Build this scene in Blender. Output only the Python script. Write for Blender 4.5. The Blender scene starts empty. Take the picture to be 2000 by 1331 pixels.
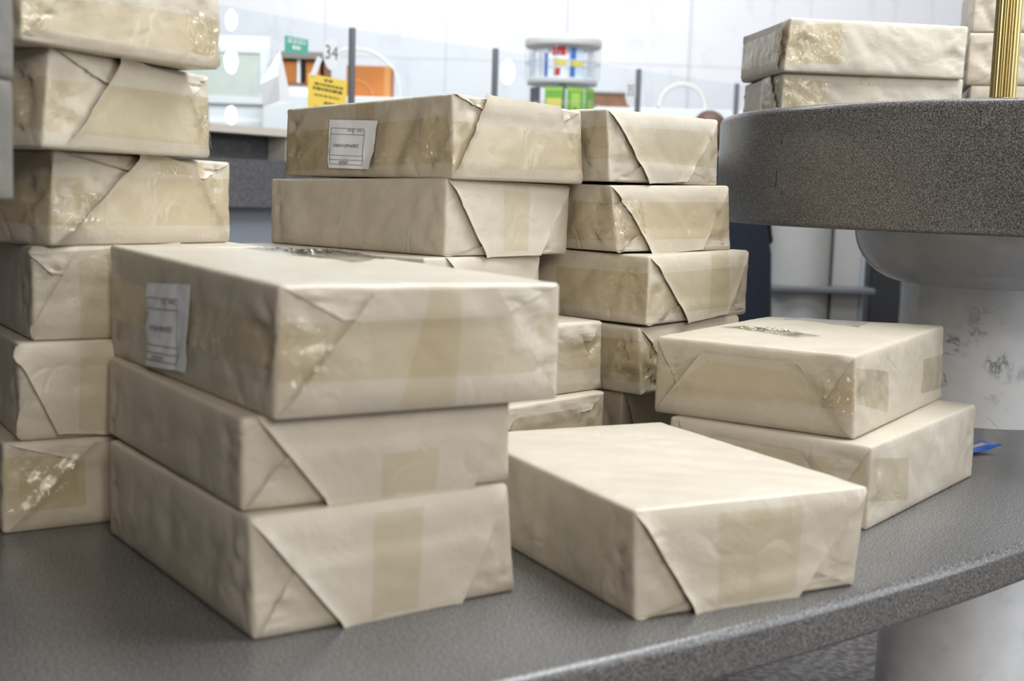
import bpy, bmesh, math, random
import numpy as np
from mathutils import Vector, Matrix

S = bpy.context.scene
COL = S.collection
random.seed(7)

# ------------------------------------------------------------------ camera
CAM_Z, PITCH, ROLL, FPX = 0.44077, 0.11687, 0.02984, 2430.46
cp, sp, cr, sr = math.cos(PITCH), math.sin(PITCH), math.cos(ROLL), math.sin(ROLL)
fw = Vector((0, cp, -sp)); up0 = Vector((0, sp, cp)); r0 = Vector((1, 0, 0))
rt = r0 * cr + up0 * sr
upv = up0 * cr - r0 * sr
cam = bpy.data.cameras.new('camera')
cam.sensor_width = 36.0
cam.lens = FPX / 2000 * 36.0
cam.dof.use_dof = True
cam.dof.focus_distance = 2.15
cam.dof.aperture_fstop = 4.4
cam.clip_start = 0.05
camo = bpy.data.objects.new('camera', cam)
COL.objects.link(camo)
M3 = Matrix((rt, upv, -fw)).transposed()
camo.matrix_world = Matrix.Translation((0, 0, CAM_Z)) @ M3.to_4x4()
S.camera = camo

# ------------------------------------------------------------------ world, lights, exposure
S.view_settings.view_transform = 'Standard'
S.view_settings.look = 'None'
S.view_settings.gamma = 1.0
S.view_settings.use_curve_mapping = False
S.view_settings.exposure = 0.03
S.cycles.max_bounces = 8
S.cycles.transparent_max_bounces = 16
S.cycles.caustics_reflective = False
S.cycles.caustics_refractive = False
S.cycles.use_denoising = True
w = bpy.data.worlds.new('hall_daylight')
S.world = w
w.use_nodes = True
bg = w.node_tree.nodes['Background']
bg.inputs[0].default_value = (1.0, 0.93, 0.86, 1)
bg.inputs[1].default_value = 0.10


def area(name, loc, target, sx, sy, power, color=(1, 1, 1)):
    l = bpy.data.lights.new(name, 'AREA')
    l.shape = 'RECTANGLE'; l.size = sx; l.size_y = sy; l.energy = power; l.color = color
    o = bpy.data.objects.new(name, l); COL.objects.link(o)
    o.location = loc
    o.rotation_euler = (Vector(target) - Vector(loc)).to_track_quat('-Z', 'Y').to_euler()
    return o


area('ceiling_lamp', (1.2, 2.1, 2.8), (0.5, 1.8, 0), 2.0, 1.8, 136, (0.93, 0.97, 1.0))
area('window_light', (2.9, 1.4, 1.1), (0.5, 1.9, 0.2), 1.6, 2.6, 46, (0.86, 0.93, 1.0))
area('hall_lamp', (0.95, -1.9, 1.8), (0.5, 1.9, 0.3), 1.6, 1.2, 64, (1.0, 0.93, 0.85))  # added warm fill from behind the camera, brightens the left-facing parcel sides
area('hall_lamp', (0.0, 7.4, 3.9), (0.2, 11, 0.9), 9.0, 2.4, 228, (0.92, 0.95, 1.0))
area('hall_lamp', (-0.6, 5.0, 3.4), (-0.8, 6.6, 0.4), 6.0, 1.6, 230, (0.96, 0.98, 1.0))
for lx, ly, lz in ((1.0, -1.2, 2.5), (1.9, -1.2, 1.5)):
    area('spot_lamp', (lx, ly, lz), (0.2, 1.8, 0.2), .2, .2, 10.0, (1.0, 0.98, 0.95))  # small unseen lights added to raise glints on the tape


# ------------------------------------------------------------------ materials
class NT:
    def __init__(s, name):
        s.m = bpy.data.materials.new(name); s.m.use_nodes = True
        s.t = s.m.node_tree; s.n = s.t.nodes; s.l = s.t.links
        s.b = s.n['Principled BSDF']; s.out = s.n['Material Output']
    def add(s, typ, **kw):
        n = s.n.new(typ)
        for k, v in kw.items():
            if k.startswith('i_'):
                n.inputs[k[2:].replace('_', ' ')].default_value = v
            else:
                setattr(n, k, v)
        return n
    def link(s, a, b): s.l.new(a, b)
    def set(s, **kw):
        for k, v in kw.items():
            s.b.inputs[k.replace('_', ' ')].default_value = v


def simple(name, col, rough=0.5, metal=0.0, spec=0.5, noise=0.0, scale=30):
    t = NT(name)
    t.set(Roughness=rough, Metallic=metal)
    t.b.inputs['Specular IOR Level'].default_value = spec
    t.b.inputs['Base Color'].default_value = (*col, 1)
    if noise:
        tc = t.add('ShaderNodeTexCoord'); n = t.add('ShaderNodeTexNoise', i_Scale=scale, i_Detail=4.0)
        t.link(tc.outputs['Object'], n.inputs['Vector'])
        r = t.add('ShaderNodeValToRGB')
        r.color_ramp.elements[0].position = .3; r.color_ramp.elements[1].position = .7
        r.color_ramp.elements[0].color = (*[c * (1 - noise) for c in col], 1)
        r.color_ramp.elements[1].color = (*[min(1, c * (1 + noise)) for c in col], 1)
        t.link(n.outputs['Fac'], r.inputs[0]); t.link(r.outputs[0], t.b.inputs['Base Color'])
    return t.m


def paper(name, c0, c1, seed):
    t = NT(name)
    tc = t.add('ShaderNodeTexCoord')
    mp = t.add('ShaderNodeMapping'); mp.inputs['Location'].default_value = (seed, seed * 2.3, seed * .7)
    t.link(tc.outputs['Object'], mp.inputs['Vector'])
    n1 = t.add('ShaderNodeTexNoise', i_Scale=9.0, i_Detail=5.0, i_Roughness=.6)
    n2 = t.add('ShaderNodeTexNoise', i_Scale=420.0, i_Detail=3.0)
    t.link(mp.outputs[0], n1.inputs['Vector']); t.link(mp.outputs[0], n2.inputs['Vector'])
    r = t.add('ShaderNodeValToRGB')
    r.color_ramp.elements[0].position = .3; r.color_ramp.elements[1].position = .72
    r.color_ramp.elements[0].color = (*c0, 1); r.color_ramp.elements[1].color = (*c1, 1)
    t.link(n1.outputs['Fac'], r.inputs[0])
    mx = t.add('ShaderNodeMix', data_type='RGBA', blend_type='MULTIPLY'); mx.inputs[0].default_value = .06
    t.link(r.outputs[0], mx.inputs[6])
    g = t.add('ShaderNodeValToRGB'); g.color_ramp.elements[0].position = .35; g.color_ramp.elements[1].position = .6
    t.link(n2.outputs['Fac'], g.inputs[0]); t.link(g.outputs[0], mx.inputs[7])
    t.link(mx.outputs[2], t.b.inputs['Base Color'])
    t.set(Roughness=.44); t.b.inputs['Specular IOR Level'].default_value = .5
    # creases: distorted voronoi ridges, only where a mask lets them through
    n3 = t.add('ShaderNodeTexNoise', i_Scale=6.0, i_Detail=2.0)
    t.link(mp.outputs[0], n3.inputs['Vector'])
    vm = t.add('ShaderNodeVectorMath', operation='MULTIPLY_ADD')
    vm.inputs[1].default_value = (.3, .3, .3)
    t.link(n3.outputs['Color'], vm.inputs[0]); t.link(mp.outputs[0], vm.inputs[2])
    v = t.add('ShaderNodeTexVoronoi', feature='DISTANCE_TO_EDGE', i_Scale=7.0)
    t.link(vm.outputs[0], v.inputs['Vector'])
    cr_ = t.add('ShaderNodeMapRange'); cr_.inputs[1].default_value = 0; cr_.inputs[2].default_value = .07
    t.link(v.outputs['Distance'], cr_.inputs[0])
    mk = t.add('ShaderNodeMapRange'); mk.inputs[1].default_value = .48; mk.inputs[2].default_value = .62
    t.link(n1.outputs['Fac'], mk.inputs[0])
    mm = t.add('ShaderNodeMath', operation='MULTIPLY'); t.link(cr_.outputs[0], mm.inputs[0]); t.link(mk.outputs[0], mm.inputs[1])
    n4 = t.add('ShaderNodeTexNoise', i_Scale=38.0, i_Detail=4.0); t.link(mp.outputs[0], n4.inputs['Vector'])
    ad = t.add('ShaderNodeMath', operation='MULTIPLY_ADD'); ad.inputs[1].default_value = .8
    t.link(n4.outputs['Fac'], ad.inputs[0]); t.link(mm.outputs[0], ad.inputs[2])
    b1 = t.add('ShaderNodeBump'); b1.inputs['Strength'].default_value = .22; b1.inputs['Distance'].default_value = .004
    t.link(ad.outputs[0], b1.inputs['Height'])
    b2 = t.add('ShaderNodeBump'); b2.inputs['Strength'].default_value = .03; b2.inputs['Distance'].default_value = .0006
    t.link(n2.outputs['Fac'], b2.inputs['Height']); t.link(b1.outputs[0], b2.inputs['Normal'])
    t.link(b2.outputs[0], t.b.inputs['Normal'])
    return t.m


PAPER = [paper('kraft_paper_a', (.502, .453, .368), (.568, .518, .433), 1.0),
         paper('kraft_paper_b', (.487, .428, .333), (.552, .492, .398), 4.0),
         paper('kraft_paper_c', (.512, .458, .368), (.578, .523, .433), 9.0)]


def tape_mat(name, tint, seed, crk, rough=.2):
    t = NT(name)
    tc = t.add('ShaderNodeTexCoord')
    mp = t.add('ShaderNodeMapping'); mp.inputs['Location'].default_value = (seed, seed, seed * 1.7)
    t.link(tc.outputs['Object'], mp.inputs['Vector'])
    n = t.add('ShaderNodeTexNoise', i_Scale=16.0, i_Detail=3.0, i_Distortion=2.2); t.link(mp.outputs[0], n.inputs['Vector'])
    n3 = t.add('ShaderNodeTexNoise', i_Scale=8.0, i_Detail=2.0); t.link(mp.outputs[0], n3.inputs['Vector'])
    vm = t.add('ShaderNodeVectorMath', operation='MULTIPLY_ADD'); vm.inputs[1].default_value = (.1, .1, .1)
    t.link(n3.outputs['Color'], vm.inputs[0]); t.link(mp.outputs[0], vm.inputs[2])
    nr = t.add('ShaderNodeTexNoise', i_Scale=13.0, i_Detail=2.0, i_Distortion=.8); t.link(vm.outputs[0], nr.inputs['Vector'])
    sb = t.add('ShaderNodeMath', operation='SUBTRACT'); sb.inputs[1].default_value = .5; t.link(nr.outputs['Fac'], sb.inputs[0])
    ab = t.add('ShaderNodeMath', operation='ABSOLUTE'); t.link(sb.outputs[0], ab.inputs[0])
    mr = t.add('ShaderNodeMapRange'); mr.inputs[2].default_value = .06; t.link(ab.outputs[0], mr.inputs[0])
    nn = t.add('ShaderNodeMath', operation='MULTIPLY'); nn.inputs[1].default_value = .3; t.link(n.outputs['Fac'], nn.inputs[0])
    ad = t.add('ShaderNodeMath', operation='MULTIPLY_ADD'); ad.inputs[1].default_value = .25
    t.link(mr.outputs[0], ad.inputs[0]); t.link(nn.outputs[0], ad.inputs[2])
    mk = t.add('ShaderNodeMapRange'); mk.inputs[1].default_value = .50; mk.inputs[2].default_value = .60; mk.inputs[3].default_value = .05
    t.link(n3.outputs['Fac'], mk.inputs[0])
    am = t.add('ShaderNodeMath', operation='MULTIPLY'); t.link(ad.outputs[0], am.inputs[0]); t.link(mk.outputs[0], am.inputs[1]); ad = am
    bp = t.add('ShaderNodeBump'); bp.inputs['Strength'].default_value = crk; bp.inputs['Distance'].default_value = .006
    t.link(ad.outputs[0], bp.inputs['Height'])
    tr = t.add('ShaderNodeBsdfTransparent'); tr.inputs[0].default_value = (*tint, 1)
    gl = t.add('ShaderNodeBsdfGlossy'); gl.inputs['Roughness'].default_value = rough
    t.link(bp.outputs[0], gl.inputs['Normal'])
    fr = t.add('ShaderNodeFresnel'); fr.inputs[0].default_value = 1.5; t.link(bp.outputs[0], fr.inputs['Normal'])
    ge = t.add('ShaderNodeNewGeometry'); iv = t.add('ShaderNodeMath', operation='SUBTRACT'); iv.inputs[0].default_value = 1; t.link(ge.outputs['Backfacing'], iv.inputs[1])
    fm = t.add('ShaderNodeMath', operation='MULTIPLY'); t.link(iv.outputs[0], fm.inputs[1]); t.link(fr.outputs[0], fm.inputs[0])
    mx = t.add('ShaderNodeMixShader'); t.link(fm.outputs[0], mx.inputs[0]); t.link(tr.outputs[0], mx.inputs[1]); t.link(gl.outputs[0], mx.inputs[2])
    t.link(mx.outputs[0], t.out.inputs[0])
    return t.m


PAPER.append(paper('grey_brown_paper', (.15, .145, .13), (.18, .172, .155), 6.0))  # kraft with shade put into its colour, for the left-edge stack
TAPE_M = [tape_mat('packing_tape_smooth', (.965, .948, .895), 2.0, .2), tape_mat('packing_tape_crinkled', (.95, .925, .855), 5.0, .8), tape_mat('packing_tape_bunched', (.975, .965, .93), 3.0, .6, .08)]


def granite(name, dark, mid, light, rough, scale):
    t = NT(name)
    tc = t.add('ShaderNodeTexCoord')
    n = t.add('ShaderNodeTexNoise', i_Scale=scale, i_Detail=2.0, i_Roughness=.6); t.link(tc.outputs['Object'], n.inputs['Vector'])
    n2 = t.add('ShaderNodeTexNoise', i_Scale=5.0, i_Detail=3.0); t.link(tc.outputs['Object'], n2.inputs['Vector'])
    r = t.add('ShaderNodeValToRGB')
    e = r.color_ramp.elements
    e[0].position = .36; e[0].color = (*dark, 1); e[1].position = .70; e[1].color = (*light, 1)
    m = r.color_ramp.elements.new(.5); m.color = (*mid, 1)
    t.link(n.outputs['Fac'], r.inputs[0])
    mx = t.add('ShaderNodeMix', data_type='RGBA', blend_type='MULTIPLY'); mx.inputs[0].default_value = .3
    t.link(r.outputs[0], mx.inputs[6]); t.link(n2.outputs['Fac'], mx.inputs[7])
    t.link(mx.outputs[2], t.b.inputs['Base Color'])
    t.set(Roughness=rough); t.b.inputs['Specular IOR Level'].default_value = .5
    return t.m


GRANITE = granite('speckled_composite_stone', (.045, .042, .041), (.122, .117, .114), (.37, .365, .36), .26, 500)
FARSTONE = granite('grey_counter_stone', (.08, .08, .085), (.135, .135, .145), (.20, .20, .21), .35, 120)
FLOORM = granite('granite_floor', (.07, .06, .058), (.20, .175, .17), (.42, .38, .36), .3, 45)


def marble(name, base, vein, rough, scale, amount, spot=None):
    t = NT(name)
    tc = t.add('ShaderNodeTexCoord')
    n = t.add('ShaderNodeTexNoise', i_Scale=scale, i_Detail=9.0, i_Roughness=.62, i_Distortion=.7); t.link(tc.outputs['Object'], n.inputs['Vector'])
    a = t.add('ShaderNodeMath', operation='SUBTRACT'); a.inputs[1].default_value = .5; t.link(n.outputs['Fac'], a.inputs[0])
    b = t.add('ShaderNodeMath', operation='ABSOLUTE'); t.link(a.outputs[0], b.inputs[0])
    mr = t.add('ShaderNodeMapRange'); mr.inputs[1].default_value = 0; mr.inputs[2].default_value = .03
    mr.inputs[3].default_value = 1; mr.inputs[4].default_value = 0; t.link(b.outputs[0], mr.inputs[0])
    n2 = t.add('ShaderNodeTexNoise', i_Scale=scale * 2.2, i_Detail=5.0)
    mp = t.add('ShaderNodeMapping'); mp.inputs['Location'].default_value = (3.1, 1.7, .6); t.link(tc.outputs['Object'], mp.inputs[0]); t.link(mp.outputs[0], n2.inputs['Vector'])
    mk = t.add('ShaderNodeMapRange'); mk.inputs[1].default_value = .46; mk.inputs[2].default_value = .60; t.link(n2.outputs['Fac'], mk.inputs[0])
    mu = t.add('ShaderNodeMath', operation='MULTIPLY'); t.link(mr.outputs[0], mu.inputs[0]); t.link(mk.outputs[0], mu.inputs[1])
    if spot:
        ds = t.add('ShaderNodeVectorMath', operation='DISTANCE'); ds.inputs[1].default_value = spot
        t.link(tc.outputs['Object'], ds.inputs[0])
        dm = t.add('ShaderNodeMapRange'); dm.inputs[1].default_value = .07; dm.inputs[2].default_value = .15; dm.inputs[3].default_value = 1; dm.inputs[4].default_value = .12
        t.link(ds.outputs['Value'], dm.inputs[0])
        m3 = t.add('ShaderNodeMath', operation='MULTIPLY'); t.link(mu.outputs[0], m3.inputs[0]); t.link(dm.outputs[0], m3.inputs[1]); mu = m3
    mu2 = t.add('ShaderNodeMath', operation='MULTIPLY_ADD'); mu2.inputs[1].default_value = amount
    cl = t.add('ShaderNodeMapRange'); cl.inputs[1].default_value = .35; cl.inputs[2].default_value = .75; cl.inputs[3].default_value = 0; cl.inputs[4].default_value = .22 * amount
    t.link(n2.outputs['Fac'], cl.inputs[0])
    t.link(mu.outputs[0], mu2.inputs[0]); t.link(cl.outputs[0], mu2.inputs[2])
    mx = t.add('ShaderNodeMix', data_type='RGBA'); mx.inputs[6].default_value = (*base, 1); mx.inputs[7].default_value = (*vein, 1)
    t.link(mu2.outputs[0], mx.inputs[0]); t.link(mx.outputs[2], t.b.inputs['Base Color'])
    t.set(Roughness=rough); t.b.inputs['Specular IOR Level'].default_value = .5
    return t.m


MARBLE = marble('white_marble', (.84, .86, .88), (.20, .21, .22), .14, 7.0, .75, (.61, .285, .86))
WALLM = marble('pale_wall_marble', (.82, .82, .85), (.60, .61, .68), .4, 1.3, .35)

WHITE = simple('white_paint', (.80, .82, .84), .4)
LABELP = simple('white_label_paper', (.86, .89, .95), .55, noise=.02)
INK = simple('black_ink', (.02, .02, .022), .6)
INKG = simple('grey_ink', (.10, .11, .14), .6)
BRASS = simple('polished_brass', (.50, .41, .19), .34, 1.0)
DGREY = simple('dark_grey_metal', (.10, .105, .115), .45)
BEIGE = simple('beige_laminate', (.62, .57, .50), .45)
CREAM = simple('cream_panel', (.36, .36, .35), .5, noise=.04, scale=6)
PGREEN = simple('pale_green_panel', (.60, .655, .60), .5, noise=.05, scale=14)
BLUEG = simple('blue_grey_panel', (.33, .37, .42), .5)
YELLOW = simple('yellow_paper', (.86, .62, .10), .6)
GREENP = simple('green_sticker', (.10, .42, .30), .5)
ORANGE = simple('orange_card', (.46, .15, .028), .55, noise=.1, scale=5)
LORANGE = simple('light_orange_card', (.56, .25, .07), .55)
BROWN = simple('brown_wood', (.22, .10, .05), .5, noise=.2, scale=20)
GREYTOP = simple('grey_brown_board', (.26, .23, .21), .5)
RACKP = simple('pale_grey_plastic', (.56, .56, .56), .45)
WIRE = simple('grey_wire', (.45, .45, .46), .35, .6)
HOOPM = simple('pale_bent_plastic', (.62, .62, .58), .3)
NAVY = simple('navy_wool', (.008, .012, .024), .9, noise=.3, scale=60)
BLACKC = simple('black_cloth', (.010, .010, .013), .9)
SKIN = simple('skin', (.50, .32, .25), .5)
HAIR = simple('brown_hair', (.10, .05, .035), .6, noise=.4, scale=80)
BLACKP = simple('black_panel', (.016, .017, .02), .4)
BLUEP = simple('blue_plastic_film', (.01, .15, .80), .22)
PINKP = simple('pink_print', (.75, .25, .45), .3)


def glass(name):
    t = NT(name)
    tr = t.add('ShaderNodeBsdfTransparent'); tr.inputs[0].default_value = (.955, .98, .985, 1)
    gl = t.add('ShaderNodeBsdfGlossy'); gl.inputs['Roughness'].default_value = .01
    fr = t.add('ShaderNodeFresnel'); fr.inputs[0].default_value = 1.5
    ge = t.add('ShaderNodeNewGeometry'); iv = t.add('ShaderNodeMath', operation='SUBTRACT'); iv.inputs[0].default_value = 1; t.link(ge.outputs['Backfacing'], iv.inputs[1])
    fm = t.add('ShaderNodeMath', operation='MULTIPLY'); t.link(fr.outputs[0], fm.inputs[0]); t.link(iv.outputs[0], fm.inputs[1])
    mx = t.add('ShaderNodeMixShader'); t.link(fm.outputs[0], mx.inputs[0]); t.link(tr.outputs[0], mx.inputs[1]); t.link(gl.outputs[0], mx.inputs[2])
    t.link(mx.outputs[0], t.out.inputs[0])
    return t.m


GLASS = glass('clear_glass')


def emit(name, col, s):
    t = NT(name)
    t.b.inputs['Emission Color'].default_value = (*col, 1); t.b.inputs['Emission Strength'].default_value = s
    return t.m


LAMPM = emit('lit_lamp_globe', (1, .98, .94), 60)


# ------------------------------------------------------------------ helpers
def tag(o, label=None, cat=None, group=None, kind=None):
    if label: o['label'] = label
    if cat: o['category'] = cat
    if group: o['group'] = group
    if kind: o['kind'] = kind
    return o


def thing(name, loc, label, cat, rz=0.0, group=None):
    o = bpy.data.objects.new(name, None); COL.objects.link(o)
    o.empty_display_size = .05
    o.location = loc; o.rotation_euler = (0, 0, rz)
    return tag(o, label, cat, group)


def mesh(name, verts, faces, mat, parent=None, smooth=False, loc=None, auto=None):
    me = bpy.data.meshes.new(name)
    me.from_pydata([tuple(map(float, v)) for v in verts], [], [tuple(map(int, f)) for f in faces])
    bm = bmesh.new(); bm.from_mesh(me); bmesh.ops.recalc_face_normals(bm, faces=bm.faces[:]); bm.to_mesh(me); bm.free()
    me.materials.append(mat)
    if smooth:
        me.polygons.foreach_set('use_smooth', [True] * len(me.polygons))
        if auto: me.set_sharp_from_angle(angle=math.radians(auto))
    o = bpy.data.objects.new(name, me); COL.objects.link(o)
    if parent: o.parent = parent
    if loc is not None: o.location = loc
    return o


def join(*parts):
    V, F = [], []
    for v, f in parts:
        k = len(V); V += list(v); F += [tuple(i + k for i in q) for q in f]
    return V, F


def box(x0, x1, y0, y1, z0, z1, bev=0.0):
    """A box with its vertical and horizontal edges chamfered by bev."""
    if bev <= 0:
        v = [(x, y, z) for x in (x0, x1) for y in (y0, y1) for z in (z0, z1)]
        return v, [(0, 1, 3, 2), (4, 6, 7, 5), (0, 4, 5, 1), (2, 3, 7, 6), (0, 2, 6, 4), (1, 5, 7, 3)]
    bm = bmesh.new()
    bmesh.ops.create_cube(bm, size=1)
    for vv in bm.verts:
        vv.co = (x0 + (vv.co.x + .5) * (x1 - x0), y0 + (vv.co.y + .5) * (y1 - y0), z0 + (vv.co.z + .5) * (z1 - z0))
    bmesh.ops.bevel(bm, geom=bm.edges[:], offset=bev, segments=2, profile=.5, affect='EDGES')
    bm.verts.index_update()
    r = [tuple(vv.co) for vv in bm.verts], [tuple(vv.index for vv in f.verts) for f in bm.faces]
    bm.free(); return r


def lathe(prof, n=48, cx=0.0, cy=0.0, a0=0.0, a1=None):
    """Revolve (r, z) pairs about a vertical axis."""
    V, F = [], []
    full = a1 is None
    m = n if full else n + 1
    a1 = a0 + 2 * math.pi if full else a1
    for r, z in prof:
        for i in range(m):
            a = a0 + (a1 - a0) * i / n
            V.append((cx + r * math.cos(a), cy + r * math.sin(a), z))
    for j in range(len(prof) - 1):
        for i in range(n):
            i2 = (i + 1) % m
            F.append((j * m + i, j * m + i2, (j + 1) * m + i2, (j + 1) * m + i))
    if not full:
        F.append(tuple(j * m for j in range(len(prof))))
        F.append(tuple(j * m + n for j in range(len(prof) - 1, -1, -1)))
    return V, F


def tube(pts, r, n=8, closed=False):
    pts = [Vector(p) for p in pts]
    V, F = [], []
    m = len(pts)
    up = Vector((0, 0, 1))
    for i, p in enumerate(pts):
        t = (pts[(i + 1) % m] - pts[i - 1]) if closed else (pts[min(i + 1, m - 1)] - pts[max(i - 1, 0)])
        t.normalize()
        u = t.cross(up)
        if u.length < 1e-3: u = t.cross(Vector((1, 0, 0)))
        u.normalize(); v = u.cross(t)
        rr = r[i] if isinstance(r, (list, tuple)) else r
        for k in range(n):
            a = 2 * math.pi * k / n
            V.append(tuple(p + u * rr * math.cos(a) + v * rr * math.sin(a)))
    for i in range(m if closed else m - 1):
        for k in range(n):
            j = (i + 1) % m
            F.append((i * n + k, i * n + (k + 1) % n, j * n + (k + 1) % n, j * n + k))
    if not closed:
        F.append(tuple(range(n))); F.append(tuple(range((m - 1) * n, m * n)))
    return V, F


def round_prof(R, z0, z1, r, n=5, inner=0.0):
    p = [(inner, z0)]
    for i in range(n + 1):
        a = -math.pi / 2 + math.pi / 2 * i / n
        p.append((R - r + r * math.cos(a), z0 + r + r * math.sin(a)))
    for i in range(n + 1):
        a = math.pi / 2 * i / n
        p.append((R - r + r * math.cos(a), z1 - r + r * math.sin(a)))
    p.append((inner, z1))
    return p


# vectorised gradient noise
_rs = np.random.RandomState(3)
_perm = np.concatenate([_rs.permutation(256)] * 3)
_grad = _rs.normal(size=(256, 3)); _grad /= np.linalg.norm(_grad, axis=1)[:, None]


def noise(p):
    p = np.asarray(p, float)
    i = np.floor(p).astype(int); f = p - i
    u = f * f * f * (f * (f * 6 - 15) + 10)
    r = 0
    for dx in (0, 1):
        for dy in (0, 1):
            for dz in (0, 1):
                h = _perm[(_perm[(_perm[(i[:, 0] + dx) & 255] + i[:, 1] + dy) & 255] + i[:, 2] + dz) & 255]
                g = _grad[h]
                d = (g * (f - np.array([dx, dy, dz]))).sum(1)
                wx = u[:, 0] if dx else 1 - u[:, 0]
                wy = u[:, 1] if dy else 1 - u[:, 1]
                wz = u[:, 2] if dz else 1 - u[:, 2]
                r = r + d * wx * wy * wz
    return r * 1.6


def inside(poly, P):
    """Signed distance of points P to a convex polygon, positive inside."""
    A = np.array(poly, float)
    if sum(A[i][0] * A[(i + 1) % len(A)][1] - A[(i + 1) % len(A)][0] * A[i][1] for i in range(len(A))) < 0:
        A = A[::-1]
    d = np.full(len(P), 1e9)
    for i in range(len(A)):
        a, b = A[i], A[(i + 1) % len(A)]
        e = b - a; L = np.hypot(*e)
        if L < 1e-9: continue
        d = np.minimum(d, (e[0] * (P[:, 1] - a[1]) - e[1] * (P[:, 0] - a[0])) / L)
    return d


class Parcel:
    def __init__(s, key, label, group, top=False, paper=0, crumple=1.0, seed=0):
        (x, y, z, yaw, a, b, h), wp = BOX[key]
        s.key, s.dim, s.seed, s.top, s.crumple = key, np.array([a, b, h]), seed, top, crumple
        u = Vector((math.cos(yaw), math.sin(yaw), 0)); v = Vector((-u.y, u.x, 0))
        c = Vector((x, y, z)) + u * a / 2 + v * b / 2
        s.root = thing('wrapped_parcel', c, label, 'parcel', yaw, group)
        s.mat = PAPER[paper]
        off = {k: np.zeros(3) for k in ('Nb', 'Rb', 'Lb', 'Kb', 'Nt', 'Rt', 'Lt', 'Kt')}
        for k, o in wp.items():
            off[k] = np.array(o)
            if not top: off[k][2] = np.clip(off[k][2], -.006, .0015)
        s.off = off
        s.flaps = []
        s.face, inner, outer = FLAP.get(key, ('e', None, None))
        s.inner, s.outer = inner, outer

        rs = np.random.RandomState(seed * 31 + 5)
        s.dents = []
        for face in 'el':
            L = a if face == 'e' else b
            for far in (0, 1):
                for _ in range(4 if not far else 2):
                    s.dents.append((face, L * far, 1 - 2 * far, rs.uniform(.15, .85) * h, rs.uniform(-.6, .6), rs.uniform(.035, .10), rs.uniform(.006, .013), rs.uniform(.0018, .0042) * min(1.2, crumple ** 2)))
            for _ in range(3):     # folds running in from the long edges
                s.dents.append((face, rs.uniform(.1, .8) * L, rs.choice([-1, 1]), h if rs.rand() < .6 else 0, None, rs.uniform(.05, .10), rs.uniform(.008, .016), rs.uniform(.0010, .0022) * min(1.2, crumple ** 2)))

    def dent(s, p, n):
        out = np.zeros(len(p))
        for face, x0, sg, z0, sl, ln, wd, A in s.dents:
            on = (-n[:, 1] if face == 'e' else -n[:, 0]).clip(0, 1)
            x = p[:, 0] if face == 'e' else p[:, 1]
            if sl is not None:
                t = (x - x0) * sg; c = p[:, 2] - z0 - sl * t
            else:
                t = np.abs(p[:, 2] - z0); c = x - x0 - sg * t * .9
            u = np.clip(t / ln, 0, 1)
            tri = np.clip(1 - np.abs(c) / (wd * (.35 + .65 * u)), 0, 1)
            out += on * A * tri * (1 - u) * np.clip(t / .008, .25, 1)
        return out

    def disp(s, p, n):
        a, b, h = s.dim
        q = p / s.dim * 2 - 1
        bul = np.zeros(len(p))
        wx, wy, wz = [np.clip(1 - q[:, i] ** 4, 0, 1) for i in range(3)]
        bul += np.abs(n[:, 1]) * wx * wz * .0022 + np.abs(n[:, 0]) * wy * wz * .0022
        up = np.clip(n[:, 2], 0, 1)
        bul += up * wx * wy * (.003 if s.top else -.0006)
        sd = np.array([s.seed * 7.3, s.seed * 3.1, s.seed * 1.7])
        ex = np.minimum(p[:, 0], a - p[:, 0]); ey = np.minimum(p[:, 1], b - p[:, 1]); ez = np.minimum(p[:, 2], h - p[:, 2])
        srt = np.sort(np.c_[ex, ey, ez], axis=1)
        off_edge = np.clip((srt[:, 1] - .004) / .022, 0, 1)          # distance from the nearest edge of the parcel
        dg = np.c_[(p[:, 0] + p[:, 1] + p[:, 2] * 1.1) * 11, (p[:, 0] - p[:, 1]) * 3, (p[:, 2] - p[:, 0] - p[:, 1]) * 3.5]
        fold = np.abs(noise(dg + sd)) - .25 + .6 * np.abs(noise(dg * 2.1 + sd * 2))
        low = noise(p * 8 + sd) * .0016 + fold * (.0018 + .0040 * s.crumple) + noise(p * 22 + sd * 2) * .0009
        low = low * (.25 + .75 * off_edge)
        rid = 1 - np.abs(noise(p * 15 + sd * 3 + np.c_[low, low, low] * 250))
        rid = np.clip((rid - .74) / .26, 0, 1) ** 2
        # dents and folds gather a little way in from the upright edges
        d2 = np.maximum(ex, ey)
        edge = np.exp(-((d2 - .028) / .022) ** 2)
        cr = rid * (.0010 + .0052 * edge) * s.crumple * (.3 + .7 * off_edge)
        mid = noise(p * 34 + sd) * .0034 * edge * s.crumple * off_edge
        side = np.clip(1 - np.abs(n[:, 2]), 0, 1)
        k = side + (1 - side) * (.55 if s.top else .12)
        bottom = np.clip(-n[:, 2], 0, 1)
        if s.outer:      # the folded flaps lie flatter than the rest of the paper
            ax, nn = (0, -n[:, 1]) if s.face == 'e' else (1, -n[:, 0])
            fd = s.fdim(s.face)
            d = inside(np.array(s.outer) * fd, np.c_[p[:, ax], p[:, 2]])
            k = k * np.where(nn > .5, 1 - .72 * np.clip((d + .01) / .02, 0, 1), 1)
        return (bul + (low + mid - cr - s.dent(p, n)) * k * (1 - .95 * bottom)) * np.where(p[:, 2] < .004, .25, 1)

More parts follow.
